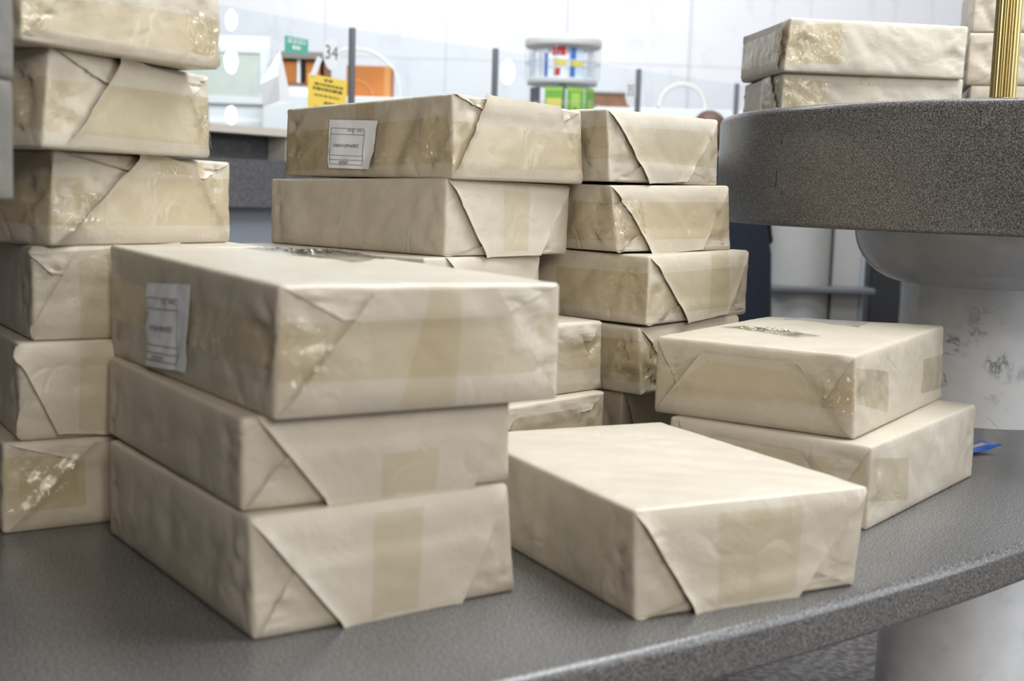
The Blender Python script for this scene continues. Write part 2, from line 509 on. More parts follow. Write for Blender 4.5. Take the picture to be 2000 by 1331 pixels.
    def surf(s, p, offset=0.0):
        """Map points on the sharp box (metres from corner N) to the wrapped, rounded, warped parcel."""
        a, b, h = s.dim
        r = .0048
        q = np.clip(p, r, s.dim - r)
        d = p - q
        L = np.linalg.norm(d, axis=1)[:, None]
        n = d / np.maximum(L, 1e-9)
        pos = q + n * r
        pos = pos + n * (s.disp(np.clip(p, 0, s.dim), n)[:, None] + np.asarray(offset).reshape(-1, 1))
        f = pos / s.dim
        fx, fy, fz = f[:, :1], f[:, 1:2], np.clip(f[:, 2:3], 0, 1)
        fx = np.clip(fx, 0, 1); fy = np.clip(fy, 0, 1)
        wp = 0
        for (kx, ky, nm) in ((0, 0, 'N'), (1, 0, 'R'), (0, 1, 'L'), (1, 1, 'K')):
            wxy = (fx if kx else 1 - fx) * (fy if ky else 1 - fy)
            wp = wp + wxy * ((1 - fz) * s.off[nm + 'b'] + fz * s.off[nm + 't'])
        pos = pos + wp
        return pos - np.array([a / 2, b / 2, 0])

    def onface(s, face, uv, offset, lip=False):
        uv = np.asarray(uv, float); a, b, h = s.dim
        z0 = np.zeros(len(uv)); hang = None
        if lip and face in 'el':
            hang = np.minimum(0, uv[:, 1] - .03) * h; uv = np.c_[uv[:, 0], np.maximum(uv[:, 1], .03)]
        if face == 'e': p = np.c_[uv[:, 0] * a, z0, uv[:, 1] * h]
        elif face == 'l': p = np.c_[z0, uv[:, 0] * b, uv[:, 1] * h]
        else: p = np.c_[uv[:, 0] * a, uv[:, 1] * b, np.full(len(uv), h)]
        r = s.surf(p, offset)
        if hang is not None: r[:, 2] += hang
        return r

    def fdim(s, face):
        a, b, h = s.dim
        return {'e': np.array([a, h]), 'l': np.array([b, h]), 't': np.array([a, b])}[face]

    def body(s):
        lines = []
        for L in s.dim:
            k = max(4, int(round((L - .012) / .0072)))
            lines.append(np.concatenate([[0, .0024], np.linspace(.0048, L - .0048, k), [L - .0024, L]]))
        nx, ny, nz = [len(l) for l in lines]
        idx, P, F = {}, [], []
        def vid(i, j, k):
            key = (i, j, k)
            if key not in idx:
                idx[key] = len(P); P.append((lines[0][i], lines[1][j], lines[2][k]))
            return idx[key]
        for i in range(nx - 1):
            for j in range(ny - 1):
                for k in (0, nz - 1): F.append((vid(i, j, k), vid(i + 1, j, k), vid(i + 1, j + 1, k), vid(i, j + 1, k)))
        for i in range(nx - 1):
            for k in range(nz - 1):
                for j in (0, ny - 1): F.append((vid(i, j, k), vid(i + 1, j, k), vid(i + 1, j, k + 1), vid(i, j, k + 1)))
        for j in range(ny - 1):
            for k in range(nz - 1):
                for i in (0, nx - 1): F.append((vid(i, j, k), vid(i, j + 1, k), vid(i, j + 1, k + 1), vid(i, j, k + 1)))
        V = s.surf(np.array(P))
        mesh('paper_wrap', V, F, s.mat, s.root, smooth=True)

    def sheet(s, name, face, quad, offs, mat, thick=.0004, nu=26, nv=16, parent=None, lip=False):
        """A thin sheet over a quad of a face; offs(s, t, uv) gives its distance from the face."""
        q = np.array(quad, float)
        ss, tt = np.meshgrid(np.linspace(0, 1, nu + 1), np.linspace(0, 1, nv + 1))
        ss, tt = ss.ravel()[:, None], tt.ravel()[:, None]
        uv = (q[0] * (1 - ss) + q[1] * ss) * (1 - tt) + (q[3] * (1 - ss) + q[2] * ss) * tt
        o = offs(ss.ravel(), tt.ravel(), uv)
        top = s.onface(face, uv, o, lip); bot = s.onface(face, uv, o - thick, lip)
        g = lambda i, j: j * (nu + 1) + i
        if not thick:
            F = [(g(i, j), g(i + 1, j), g(i + 1, j + 1), g(i, j + 1)) for j in range(nv) for i in range(nu)]
            return mesh(name, top, F, mat, parent or s.root, smooth=True)
        V = np.concatenate([top, bot]); n = (nu + 1) * (nv + 1)
        F = []
        for j in range(nv):
            for i in range(nu):
                F.append((g(i, j), g(i + 1, j), g(i + 1, j + 1), g(i, j + 1)))
                F.append((n + g(i, j), n + g(i, j + 1), n + g(i + 1, j + 1), n + g(i + 1, j)))
        for i in range(nu):
            F.append((g(i, 0), n + g(i, 0), n + g(i + 1, 0), g(i + 1, 0)))
            F.append((g(i, nv), g(i + 1, nv), n + g(i + 1, nv), n + g(i, nv)))
        for j in range(nv):
            F.append((g(0, j), g(0, j + 1), n + g(0, j + 1), n + g(0, j)))
            F.append((g(nu, j), n + g(nu, j), n + g(nu, j + 1), g(nu, j + 1)))
        return mesh(name, V, F, mat, parent or s.root, smooth=True, auto=60)

    def flap(s, quad, base, lift, name, seed, over=None):
        fd = s.fdim(s.face); q = np.array(quad)
        rs = np.random.RandomState(seed)
        kl, kr, kt = rs.uniform(.8, 1.2), rs.uniform(.25, .7), rs.uniform(.4, 1)
        eL = np.hypot(*((q[3] - q[0]) * fd)); eT = np.hypot(*((q[3] - q[2]) * fd))
        wdt = np.hypot(*((q[1] - q[0]) * fd))
        def offs(ss, tt, uv):
            w_ = wdt * (1 - tt) + eT * tt
            dl, dr, dt = ss * w_, (1 - ss) * w_, (1 - tt) * s.dim[2]
            ramp = np.clip(tt / .15, 0, 1)
            wob = 1 + .15 * noise(np.c_[ss * 5 + seed, tt * 5, tt * 0 + seed])
            l = kl * np.exp(-dl / .010) + kr * np.exp(-dr / .010) + .6 * kt * np.exp(-dt / .010)
            crease = noise(np.c_[ss * 4 + seed * 2, tt * 3, tt * 0 + seed]) * .0008
            under = 0
            if over:      # lies over the other flap
                under = .0022 * np.clip((inside(np.array(over) * fd, uv * fd) + .012) / .012, 0, 1)
            return .0003 + ramp * (base + under + lift * l * wob + np.abs(crease))
        s.sheet(name, s.face, quad, offs, s.mat, nu=34, nv=20, lip=quad[0][1] > .5)

    def flaps_on(s, lift=.0018):
        sd = s.seed * 10
        if s.inner: s.flap(s.inner, .0012, lift * .5, 'folded_flap', sd + 1)
        if s.outer: s.flap(s.outer, .0028, lift, 'closing_flap', sd + 2, s.inner)

    def tape(s, face, quad, level=0, crk=None):
        def offs(ss, tt, uv):
            o = np.full(len(uv), .0010 + .0006 * level)
            if face == s.face and s.outer:
                fd = s.fdim(face)
                d = inside(np.array(s.outer) * fd, uv * fd)
                o = o + .0058 * np.clip((d + .014) / .014, 0, 1)
            # the film is stuck to the corners of the parcel
            o = o + .0012 * noise(np.c_[uv * 9, uv[:, :1] * 0 + s.seed * 3.7]).clip(0, 1)
            return o
        if crk is None: crk = s.crumple > 1.0
        s.sheet('tape_strip', face, quad, offs, TAPE_M[1 if crk else 0], thick=.0, nu=24, nv=12)


def bunched(p, face, quad, seed, amp=.004):
    """A loose piece of tape gathered into sharp little pleats."""
    def offs(ss, tt, uv):
        fd = p.fdim(face); m = uv * fd
        base = .0015
        if face == p.face and p.outer:
            base = base + .005 * np.clip((inside(np.array(p.outer) * fd, m) + .014) / .014, 0, 1)
        w_ = np.clip(np.minimum(np.minimum(ss, 1 - ss), np.minimum(tt, 1 - tt)) / .2, 0, 1)
        q = np.c_[m[:, 0] * 60 + m[:, 1] * 25, m[:, 1] * 45 - m[:, 0] * 20, m[:, 0] * 0 + seed]
        r = 1 - np.abs(noise(q + np.c_[noise(q * .7), noise(q * .7 + 9), noise(q * .5)] * .8)) * 1.6
        return base + amp * w_ * np.clip(r, 0, 1) ** 2 + amp * .5 * w_ * noise(q * 2.1).clip(-.5, 1)
    p.sheet('bunched_tape', face, quad, offs, TAPE_M[2], thick=0, nu=44, nv=30)


def text_mesh(txt, size=1.0):
    """Vertices (x, y) and faces of a line of text, centred, cap height about size * 0.7."""
    cu = bpy.data.curves.new('t', 'FONT'); cu.body = txt; cu.size = size
    cu.align_x = 'CENTER'; cu.align_y = 'CENTER'; cu.resolution_u = 3
    ob = bpy.data.objects.new('t', cu); COL.objects.link(ob)
    dg = bpy.context.evaluated_depsgraph_get(); dg.update()
    me = bpy.data.meshes.new_from_object(ob.evaluated_get(dg))
    V = [(v.co.x, v.co.y) for v in me.vertices]; F = [tuple(p.vertices) for p in me.polygons]
    bpy.data.objects.remove(ob); bpy.data.curves.remove(cu); bpy.data.meshes.remove(me)
    return V, F

# ------------------------------------------------------------------ measured parcels: (x, y, z, yaw, width, depth, height), corner offsets
BOX = {
 'A6':([-0.6275, 1.5127, 0.0, 0.5897, 0.3101, 0.4631, 0.115],{'Nb': [-0.001, 0.0002, 0.0], 'Nt': [0.0009, -0.0006, 0.0]}),
 'A5':([-0.6119, 1.5286, 0.115, 0.5539, 0.3101, 0.4631, 0.1236],{}),
 'A4':([-0.6048, 1.5568, 0.2386, 0.5801, 0.3101, 0.4631, 0.1205],{}),
 'A3':([-0.578, 1.5544, 0.3592, 1.0056, 0.3066, 0.4631, 0.1193],{'Nt': [0.001, -0.0015, 0.0001], 'Nb': [-0.0008, 0.0016, 0.0], 'Rt': [-0.0001, -0.0006, -0.0035], 'Rb': [-0.0006, 0.0004, 0.0]}),
 'A2':([-0.5473, 1.4586, 0.4785, 1.1839, 0.3146, 0.4631, 0.1148],{'Nt': [0.0021, -0.0048, 0.0012], 'Nb': [-0.0017, 0.005, 0.0], 'Rt': [-0.0006, 0.001, -0.0019], 'Rb': [0.0004, -0.0011, 0.0]}),
 'A1':([-0.5495, 1.3956, 0.5933, 1.0801, 0.322, 0.4631, 0.1184],{'Nb': [0.0001, 0.0002, 0.0], 'Rb': [-0.0002, -0.0003, 0.0]}),
 'B1':([-0.2454, 1.1693, 0.0, 0.6166, 0.3082, 0.4404, 0.1238],{'Nt': [-0.0019, 0.0012, -0.0008], 'Nb': [0.0023, -0.0003, 0.0], 'Lt': [0.0001, -0.0005, -0.0028], 'Lb': [0.0015, 0.0048, 0.0], 'Rt': [-0.0048, 0.0033, -0.0005], 'Rb': [0.0065, -0.0008, 0.0]}),
 'B2':([-0.2572, 1.176, 0.1238, 0.5789, 0.3077, 0.467, 0.0958],{'Nb': [0.0044, 0.0112, 0.0], 'Lb': [-0.0042, -0.0112, 0.0], 'Lt': [0.0013, -0.0002, 0.0045], 'Rb': [0.0076, 0.0093, 0.0]}),
 'B3':([-0.2209, 1.1581, 0.2195, 0.6048, 0.3307, 0.5157, 0.1323],{'Nb': [0.0026, 0.01, 0.0], 'Nt': [0.0013, -0.0011, -0.0014], 'Lt': [-0.0, 0.0015, 0.0105], 'Lb': [0.0033, 0.0115, 0.0], 'Rb': [-0.0007, -0.0029, 0.0], 'Rt': [-0.0006, -0.0002, -0.0047]}),
 'C':([0.134, 1.2636, 0.0, 0.4682, 0.3112, 0.4282, 0.1195],{'Nt': [-0.0016, 0.0006, -0.0012], 'Nb': [0.0025, -0.001, 0.0], 'Rt': [0.0034, -0.0019, -0.0011], 'Rb': [-0.0002, 0.0074, -0.0], 'Kt': [0.0017, -0.0009, -0.0008]}),
 'D1':([0.4887, 1.6494, 0.0, 0.9329, 0.4712, 0.3101, 0.1188],{'Nt': [-0.0001, -0.0001, -0.0011], 'Nb': [0.0035, 0.0014, 0.0], 'Rt': [-0.0003, 0.0009, 0.0027], 'Rb': [-0.0062, -0.0029, 0.0]}),
 'D2':([0.4751, 1.6932, 0.1188, 0.9978, 0.4629, 0.3081, 0.1182],{'Nt': [-0.0022, 0.0031, -0.0018], 'Nb': [-0.0052, -0.003, 0.0], 'Lt': [0.0006, -0.0013, -0.0015], 'Lb': [0.0066, 0.0013, 0.0], 'Rt': [0.0002, 0.001, 0.0065], 'Rb': [0.0048, -0.003, 0.0], 'Kt': [-0.0025, 0.0035, -0.002]}),
 'E5':([-0.043, 1.8287, 0.0, 0.8645, 0.3096, 0.4631, 0.1178],{'Rt': [-0.0, 0.0, 0.0001]}),
 'E4':([-0.0628, 1.8604, 0.1178, 0.8096, 0.3118, 0.4625, 0.1221],{'Rt': [-0.001, 0.0, -0.006], 'Rb': [0.0015, -0.0014, -0.0]}),
 'E3':([-0.1361, 1.881, 0.24, 0.9435, 0.3067, 0.4631, 0.1013],{'Rt': [-0.0003, 0.0, -0.0016]}),
 'E2':([-0.1095, 1.9395, 0.3413, 0.8242, 0.2966, 0.4512, 0.1204],{'Nt': [0.0007, -0.0004, 0.002], 'Nb': [-0.0003, 0.0002, 0.0], 'Lt': [-0.0003, -0.0011, -0.006], 'Rt': [0.0002, -0.0005, -0.0022], 'Rb': [-0.0011, 0.001, 0.0]}),
 'E1':([-0.1012, 1.9308, 0.4617, 0.7621, 0.292, 0.4583, 0.1242],{'Nt': [-0.0007, 0.0016, 0.0059], 'Nb': [0.0019, -0.0012, 0.0], 'Lt': [0.0008, -0.0016, -0.0049], 'Lb': [-0.001, 0.0005, 0.0], 'Rt': [-0.0037, 0.0033, -0.0018], 'Rb': [0.003, -0.0022, 0.0]}),
 'F5':([0.1865, 2.0941, 0.0, 0.8517, 0.3101, 0.4631, 0.112],{'Nt': [-0.0, 0.0001, 0.0003]}),
 'F4':([0.2105, 2.066, 0.112, 0.8517, 0.3118, 0.4631, 0.1176],{'Nt': [-0.0022, 0.0017, -0.0049], 'Nb': [-0.005, -0.0071, 0.0], 'Rt': [0.0001, 0.0007, 0.0047]}),
 'F3':([0.2199, 2.0746, 0.2296, 0.8546, 0.3221, 0.4631, 0.1198],{'Nt': [-0.0004, -0.0003, -0.0043], 'Nb': [-0.0098, -0.0069, 0.0], 'Rt': [0.0004, 0.0004, 0.0052], 'Rb': [0.0104, 0.006, 0.0]}),
 'F2':([0.1606, 2.1039, 0.3494, 0.7429, 0.3149, 0.4631, 0.1178],{'Nt': [-0.0057, 0.0043, -0.006], 'Nb': [0.0048, -0.005, 0.0], 'Rt': [-0.0029, 0.003, 0.0023], 'Rb': [0.0037, -0.0026, 0.0]}),
 'F1':([0.1461, 2.1072, 0.4672, 0.7719, 0.3059, 0.4631, 0.1203],{'Nt': [-0.0028, 0.0028, 0.0003], 'Nb': [0.0029, -0.003, 0.0], 'Rt': [-0.0014, 0.0015, 0.0009], 'Rb': [0.0018, -0.0007, 0.0]}),
 'G2':([0.5997, 2.8961, 0.6167, 0.0962, 0.4304, 0.3111, 0.1188],{'Lt': [0.0002, -0.0002, -0.002], 'Nt': [0.0003, -0.0, -0.0001], 'Rt': [-0.0005, 0.0003, 0.0024]}),
 'G1':([0.5991, 2.8655, 0.7356, 0.1259, 0.4274, 0.3167, 0.1173],{'Lt': [0.0012, -0.0006, -0.0035], 'Lb': [-0.0017, -0.0, 0.0], 'Nt': [0.0052, -0.0004, 0.0019], 'Nb': [-0.0044, 0.0006, 0.0], 'Rt': [0.0014, -0.0001, 0.0009], 'Rb': [-0.0019, 0.0004, 0.0]}),
 'H3':([1.0489, 2.95, 0.6167, -0.25, 0.46, 0.31, 0.1086],{}),
 'H2':([1.0389, 2.95, 0.7253, -0.25, 0.46, 0.31, 0.119],{}),
 'H1':([1.0433, 2.95, 0.8456, -0.25, 0.46, 0.31, 0.118],{}),
}
FLAP={
 'B3':('e',[(-0.0, 1.0), (1.0, 1.0), (0.778, 0.752), (0.203, 0.735)],[(0.004, 0.003), (1.0, 0.0), (0.732, 0.966), (0.3, 0.943)]),
 'B2':('e',[(0.007, 0.009), (1.003, 0.015), (0.889, 0.588), (0.145, 0.561)],[(0.039, 1.03), (0.993, 0.989), (0.827, -0.035), (0.311, -0.09)]),
 'B1':('e',[(0.004, 0.002), (1.0, 0.009), (0.881, 0.562), (0.143, 0.524)],[(-0.0, 0.992), (0.995, 0.992), (0.757, 0.022), (0.303, 0.009)]),
 'C':('e',[(0.004, -0.002), (1.0, 0.0), (0.781, 0.219), (0.211, 0.125)],[(0.0, 0.991), (1.0, 0.995), (0.694, -0.008), (0.249, -0.032)]),
 'D2':('l',[(0.0, 1.0), (1.0, 1.0), (0.881, 0.438), (0.127, 0.461)],[(0.0, -0.0), (1.0, 0.0), (0.744, 0.854), (0.249, 0.842)]),
 'D1':('l',[(-0.0, 1.0), (0.953, 0.992), (0.877, 0.481), (0.122, 0.421)],[(0.0, 0.0), (1.006, 0.032), (0.75, 0.854), (0.287, 0.82)]),
 'E1':('e',[(0.0, 1.0), (1.0, 1.0), (0.842, 0.828), (0.198, 0.855)],[(0.001, 0.028), (1.002, 0.048), (0.801, 0.986), (0.225, 1.006)]),
 'E2':('e',[(0.0, -0.002), (1.0, -0.013), (0.781, 0.141), (0.268, 0.13)],[(-0.0, 1.0), (1.0, 1.0), (0.736, 0.011), (0.287, -0.0)]),
 'E3':('e',None,[(0.162, 1.026), (1.0, 1.0), (0.795, -0.037), (0.384, 0.0)]),
 'E4':('e',[(0.226, 0.979), (1.0, 0.999), (0.882, 0.728), (0.321, 0.631)],[(0.117, -0.001), (1.0, -0.0), (0.791, 0.762), (0.283, 0.738)]),
 'E5':('e',[(0.02, 1.025), (1.0, 1.0), (0.863, 0.775), (0.195, 0.703)],[(-0.002, 0.007), (1.0, 0.028), (0.723, 0.838), (0.231, 0.861)]),
 'F1':('e',[(-0.001, -0.01), (1.001, 0.054), (0.725, 0.195), (0.276, 0.253)],[(-0.0, 1.0), (1.0, 1.0), (0.667, 0.045), (0.305, 0.012)]),
 'F2':('e',[(-0.003, -0.035), (1.002, 0.044), (0.805, 0.233), (0.166, 0.237)],[(-0.0, 0.998), (1.0, 1.0), (0.701, 0.035), (0.257, -0.026)]),
 'F3':('e',[(-0.001, -0.029), (1.001, 0.036), (0.824, 0.218), (0.253, 0.248)],[(-0.0, 1.0), (1.0, 1.0), (0.751, 0.054), (0.346, 0.001)]),
 'F4':('e',[(0.0, -0.0), (1.03, -0.023), (0.812, 0.246), (0.23, 0.397)],[(0.0, 1.0), (1.0, 1.0), (0.763, 0.019), (0.336, 0.016)]),
 'F5':('e',None,[(0.0, 1.0), (1.018, 0.948), (0.733, 0.081), (0.161, 0.12)]),
 'A1':('e',None,[(0.0, 0.049), (1.006, 0.011), (0.835, 0.645), (0.154, 0.426)]),
 'A2':('e',[(0.0, 1.0), (1.0, 1.0), (0.837, 0.702), (0.294, 0.719)],[(0.12, 0.043), (0.996, 0.019), (0.787, 0.923), (0.372, 0.992)]),
 'A3':('e',[(0.0, 1.0), (1.0, 1.0), (0.809, 0.778), (0.383, 0.824)],[(0.028, 0.029), (1.0, -0.007), (0.729, 0.947), (0.437, 1.009)]),
 'A4':('e',[(-0.03, 0.975), (0.79, 1.007), (0.676, 0.664), (0.077, 0.702)],[(-0.03, 0.017), (0.791, -0.038), (0.608, 1.006), (0.172, 0.949)]),
 'A5':('e',[(-0.03, -0.0), (0.831, -0.088), (0.65, 0.395), (0.026, 0.488)],[(-0.03, 1.016), (0.83, 0.99), (0.65, -0.025), (0.143, 0.066)]),
 'A6':('e',[(-0.0, 1.0), (0.953, 0.886), (0.723, 0.634), (0.29, 0.757)],[(0.014, 0.007), (0.955, -0.05), (0.655, 0.954), (0.353, 0.952)]),
 'G1':('l',None,[(0.087, -0.006), (0.986, -0.011), (0.984, 0.974), (0.063, 0.953)]),
 'G2':('l',None,[(-0.03, 0.043), (0.978, 0.077), (0.92, 0.938), (0.233, 0.981)]),
}
TAPE=[
 ('B3','e',[(0.005, 0.291), (0.999, 0.258), (0.998, 0.749), (0.002, 0.717)]),
 ('B3','e',[(0.393, 0.04), (0.592, 0.035), (0.599, 1.006), (0.493, 0.999)]),
 ('B3','l',[(0.008, 0.354), (0.998, 0.348), (0.999, 0.718), (-0.004, 0.727)]),
 ('B3','t',[(0.566, 1.03), (1.03, 1.03), (1.03, 0.738), (0.568, 0.412)]),
 ('B1','e',[(0.404, 0.026), (0.578, 0.03), (0.624, 0.926), (0.432, 0.919)]),
 ('B2','e',[(0.475, -0.023), (0.688, 0.019), (0.696, 0.521), (0.481, 0.496)]),
 ('C','e',[(0.334, -0.013), (0.685, -0.01), (0.682, 0.906), (0.322, 0.917)]),
 ('D2','l',[(0.0, 0.361), (0.996, 0.27), (0.996, 0.776), (-0.002, 0.726)]),
 ('D2','e',[(-0.001, 0.427), (0.313, 0.16), (0.315, 0.669), (0.002, 0.855)]),
 ('D2','e',[(0.692, 0.213), (0.989, 0.16), (0.99, 0.629), (0.706, 0.657)]),
 ('D2','t',[(0.816, 0.816), (0.693, 0.326), (0.889, 0.355), (0.985, 0.832)]),
 ('D2','t',[(0.375, 0.918), (0.216, 0.399), (0.325, 0.335), (0.461, 0.848)]),
 ('D1','e',[(0.005, 0.346), (0.305, 0.165), (0.299, 0.688), (0.003, 0.858)]),
 ('D1','l',[(0.0, 0.475), (0.96, 0.513), (0.951, 0.778), (-0.003, 0.808)]),
 ('E1','l',[(-0.001, 0.204), (0.997, 0.067), (0.994, 0.637), (0.0, 0.74)]),
 ('E1','l',[(0.42, 0.723), (0.535, 0.712), (0.537, 0.983), (0.422, 0.979)]),
 ('E1','e',[(0.001, 0.116), (1.001, 0.193), (1.002, 0.682), (0.003, 0.681)]),
 ('E2','e',[(0.428, 0.001), (0.63, 0.001), (0.612, 0.977), (0.412, 0.978)]),
 ('E4','e',[(0.147, 0.33), (0.997, 0.337), (0.997, 0.788), (0.142, 0.725)]),
 ('E5','e',[(0.028, 0.493), (1.007, 0.51), (0.999, 0.845), (0.023, 0.826)]),
 ('F1','e',[(0.005, 0.32), (0.999, 0.266), (0.998, 0.804), (0.004, 0.775)]),
 ('F1','l',[(-0.003, 0.308), (0.158, 0.308), (0.155, 0.74), (-0.003, 0.765)]),
 ('F2','e',[(-0.01, 0.178), (1.004, 0.197), (1.001, 0.748), (-0.004, 0.752)]),
 ('F2','l',[(0.006, 0.165), (0.321, 0.144), (0.31, 0.736), (0.002, 0.737)]),
 ('F3','e',[(0.554, 0.018), (0.757, 0.038), (0.741, 0.985), (0.56, 0.984)]),
 ('F3','e',[(-0.0, 0.126), (1.001, 0.191), (0.997, 0.77), (-0.003, 0.751)]),
 ('F3','l',[(0.0, 0.126), (0.408, 0.215), (0.414, 0.751), (0.001, 0.751)]),
 ('F4','l',[(-0.0, 0.181), (0.228, 0.183), (0.228, 0.805), (0.0, 0.824)]),
 ('F4','e',[(0.001, 0.187), (1.03, 0.148), (1.007, 0.785), (-0.001, 0.809)]),
 ('A1','e',[(0.001, 0.133), (1.0, 0.122), (0.993, 0.54), (0.003, 0.458)]),
 ('A2','e',[(0.001, 0.162), (0.998, 0.144), (1.001, 0.73), (0.001, 0.686)]),
 ('A2','l',[(-0.001, 0.176), (0.244, 0.248), (0.251, 0.716), (-0.001, 0.707)]),
 ('A3','e',[(0.001, 0.221), (0.999, 0.216), (0.998, 0.789), (0.002, 0.725)]),
 ('A3','e',[(0.328, 0.841), (0.815, 0.804), (0.814, 0.97), (0.327, 0.994)]),
 ('A3','l',[(-0.001, 0.225), (0.359, 0.228), (0.358, 0.733), (-0.002, 0.729)]),
 ('A4','e',[(0.186, -0.001), (0.344, -0.016), (0.347, 0.993), (0.18, 0.993)]),
 ('A5','e',[(0.224, 0.029), (0.358, 0.031), (0.361, 0.988), (0.238, 0.989)]),
 ('A6','e',[(0.006, 0.253), (0.322, 0.24), (0.311, 0.827), (0.002, 0.848)]),
 ('G1','e',[(-0.001, 0.18), (0.3, 0.179), (0.287, 0.944), (-0.005, 0.846)]),
 ('G1','l',[(0.006, 0.195), (0.983, 0.255), (0.995, 0.809), (0.013, 0.816)]),
 ('G2','e',[(0.015, 0.292), (0.242, 0.32), (0.232, 0.901), (0.004, 0.923)]),
 ('G2','e',[(0.421, 0.826), (0.483, 0.833), (0.481, 0.978), (0.419, 0.971)]),
]
LABEL=[
 ('E1','l',[(0.423, 0.105), (0.688, 0.123), (0.688, 0.79), (0.391, 0.732)]),
 ('B3','l',[(0.436, 0.121), (0.699, 0.052), (0.683, 0.763), (0.424, 0.843)]),
]
BUNCH=[
 ('E1','l',[(0.798, 0.05), (0.996, 0.015), (0.99, 0.621), (0.665, 0.588)]),
 ('E1','l',[(0.092, 0.176), (0.158, 0.164), (0.154, 0.722), (0.092, 0.725)]),
 ('E1','l',[(-0.001, 0.187), (0.038, 0.187), (0.032, 0.685), (-0.002, 0.71)]),
 ('E1','t',[(0.258, 0.034), (0.541, 0.035), (0.424, -0.034), (0.208, -0.011)]),
 ('F2','e',[(-0.005, 0.099), (0.229, 0.173), (0.202, 0.789), (0.013, 0.752)]),
 ('F1','l',[(-0.004, 0.448), (0.144, 0.487), (0.142, 0.776), (-0.003, 0.814)]),
 ('F3','l',[(0.004, 0.42), (0.189, 0.474), (0.206, 0.881), (0.003, 0.897)]),
 ('F4','e',[(0.001, 0.11), (0.283, 0.11), (0.281, 0.575), (0.003, 0.644)]),
 ('F4','l',[(-0.001, 0.256), (0.142, 0.301), (0.142, 0.802), (0.0, 0.824)]),
 ('A3','e',[(0.016, 0.141), (0.253, 0.22), (0.25, 0.581), (0.01, 0.539)]),
 ('A3','e',[(0.525, 0.775), (0.768, 0.768), (0.766, 0.921), (0.523, 0.951)]),
 ('A2','e',[(0.885, 0.1), (0.997, 0.114), (1.0, 0.667), (0.851, 0.571)]),
 ('A1','e',[(0.791, 0.142), (1.003, 0.067), (0.993, 0.596), (0.763, 0.59)]),
 ('A1','e',[(0.001, 0.086), (0.096, 0.096), (0.098, 0.356), (0.002, 0.342)]),
 ('A6','e',[(0.069, 0.233), (0.291, 0.395), (0.29, 0.745), (0.059, 0.691)]),
 ('B3','e',[(0.013, 0.14), (0.163, 0.289), (0.158, 0.676), (0.004, 0.837)]),
 ('B3','t',[(0.531, 1.025), (0.968, 1.03), (0.903, 0.625), (0.475, 0.551)]),
 ('G1','e',[(0.011, 0.135), (0.328, 0.183), (0.306, 0.803), (0.011, 0.8)]),
 ('G2','e',[(0.016, 0.195), (0.272, 0.226), (0.262, 0.856), (0.005, 0.874)]),
 ('G2','l',[(-0.024, 0.141), (0.437, 0.161), (0.429, 0.979), (0.008, 0.944)]),
 ('D2','l',[(0.002, 0.24), (0.162, 0.308), (0.154, 0.805), (-0.001, 0.787)]),
 ('D2','t',[(0.351, 0.834), (0.269, 0.431), (0.364, 0.432), (0.461, 0.848)]),
 ('E4','e',[(0.713, 0.498), (0.982, 0.528), (0.979, 0.828), (0.709, 0.858)]),
]
for _k in ('F1', 'F2', 'F3', 'F4', 'F5'):   # keep the two rear stacks just clear of each other
    BOX[_k][0][0] += .005; BOX[_k][0][1] += .004


# ------------------------------------------------------------------ the setting
FZ = -0.75
fl = mesh('floor', *box(-6, 7, -1.5, 11.2, FZ - .1, FZ), FLOORM); tag(fl, kind='structure')
wall = thing('wall_back', (0, 11.05, FZ), None, None); tag(wall, kind='structure')
mesh('wall_core', *box(-6, 7, .02, .2, 0, 4.6), simple('wall_mortar', (.78, .78, .8), .7), wall)
pw, ph = 1.05, .78
pm = {}
for i in range(12):
    for j in range(6):
        x0 = -5.9 + i * pw
        kind = 1 if i == 6 else 0
        if kind not in pm:
            o = mesh('marble_panel', *box(-pw / 2 + .001, pw / 2 - .001, -.03 - .05 * kind, .02, .001, ph - .001, .002), WALLM, wall)
            pm[kind] = o
        else:
            o = bpy.data.objects.new('marble_panel', pm[kind].data); COL.objects.link(o); o.parent = wall
        o.location = (x0 + pw / 2, 0, j * ph)

# ------------------------------------------------------------------ the tiered stone writing table
TC, TR, TRI = Vector((-2.99, 5.70)), 5.50, 4.15
table = thing('writing_table', (.3, 2.2, FZ), 'curved speckled stone table on marble columns with a round upper tier, under the parcels', 'table')
lp = Vector((-.3, -2.2, -FZ))


def shift(vf, d=lp):
    return [tuple(Vector(v) + d) for v in vf[0]], vf[1]


prof = [(TRI, -.055)]
rr = .011
for i in range(6):
    a = -math.pi / 2 + math.pi / 2 * i / 5
    prof.append((TR - rr + rr * math.cos(a), -.055 + rr + rr * math.sin(a)))
for i in range(6):
    a = math.pi / 2 * i / 5
    prof.append((TR - rr + rr * math.cos(a), -rr + rr * math.sin(a)))
prof += [(TRI, 0), (TRI, -.055)]
V, F = lathe(prof, 200, TC.x, TC.y, math.radians(-92), math.radians(-30))
mesh('table_top', *shift((V, F)), GRANITE, table, smooth=True, auto=40)
AX = (1.005, 2.642)
mesh('lower_column', *shift(lathe([(0, FZ), (.21, FZ), (.21, FZ + .04), (.176, FZ + .05), (.176, -.0555), (0, -.0555)], 64, *AX)), MARBLE, table, smooth=True, auto=40)
a2 = math.radians(-66)
mesh('lower_column', *shift(lathe([(0, FZ), (.21, FZ), (.21, FZ + .04), (.176, FZ + .05), (.176, -.0555), (0, -.0555)], 64, TC.x + 5.0 * math.cos(a2), TC.y + 5.0 * math.sin(a2))), MARBLE, table, smooth=True, auto=40)
mesh('upper_column', *shift(lathe([(0, 0.0003), (.176, 0.0003), (.176, .283), (0, .283)], 72, *AX)), MARBLE, table, smooth=True, auto=40)
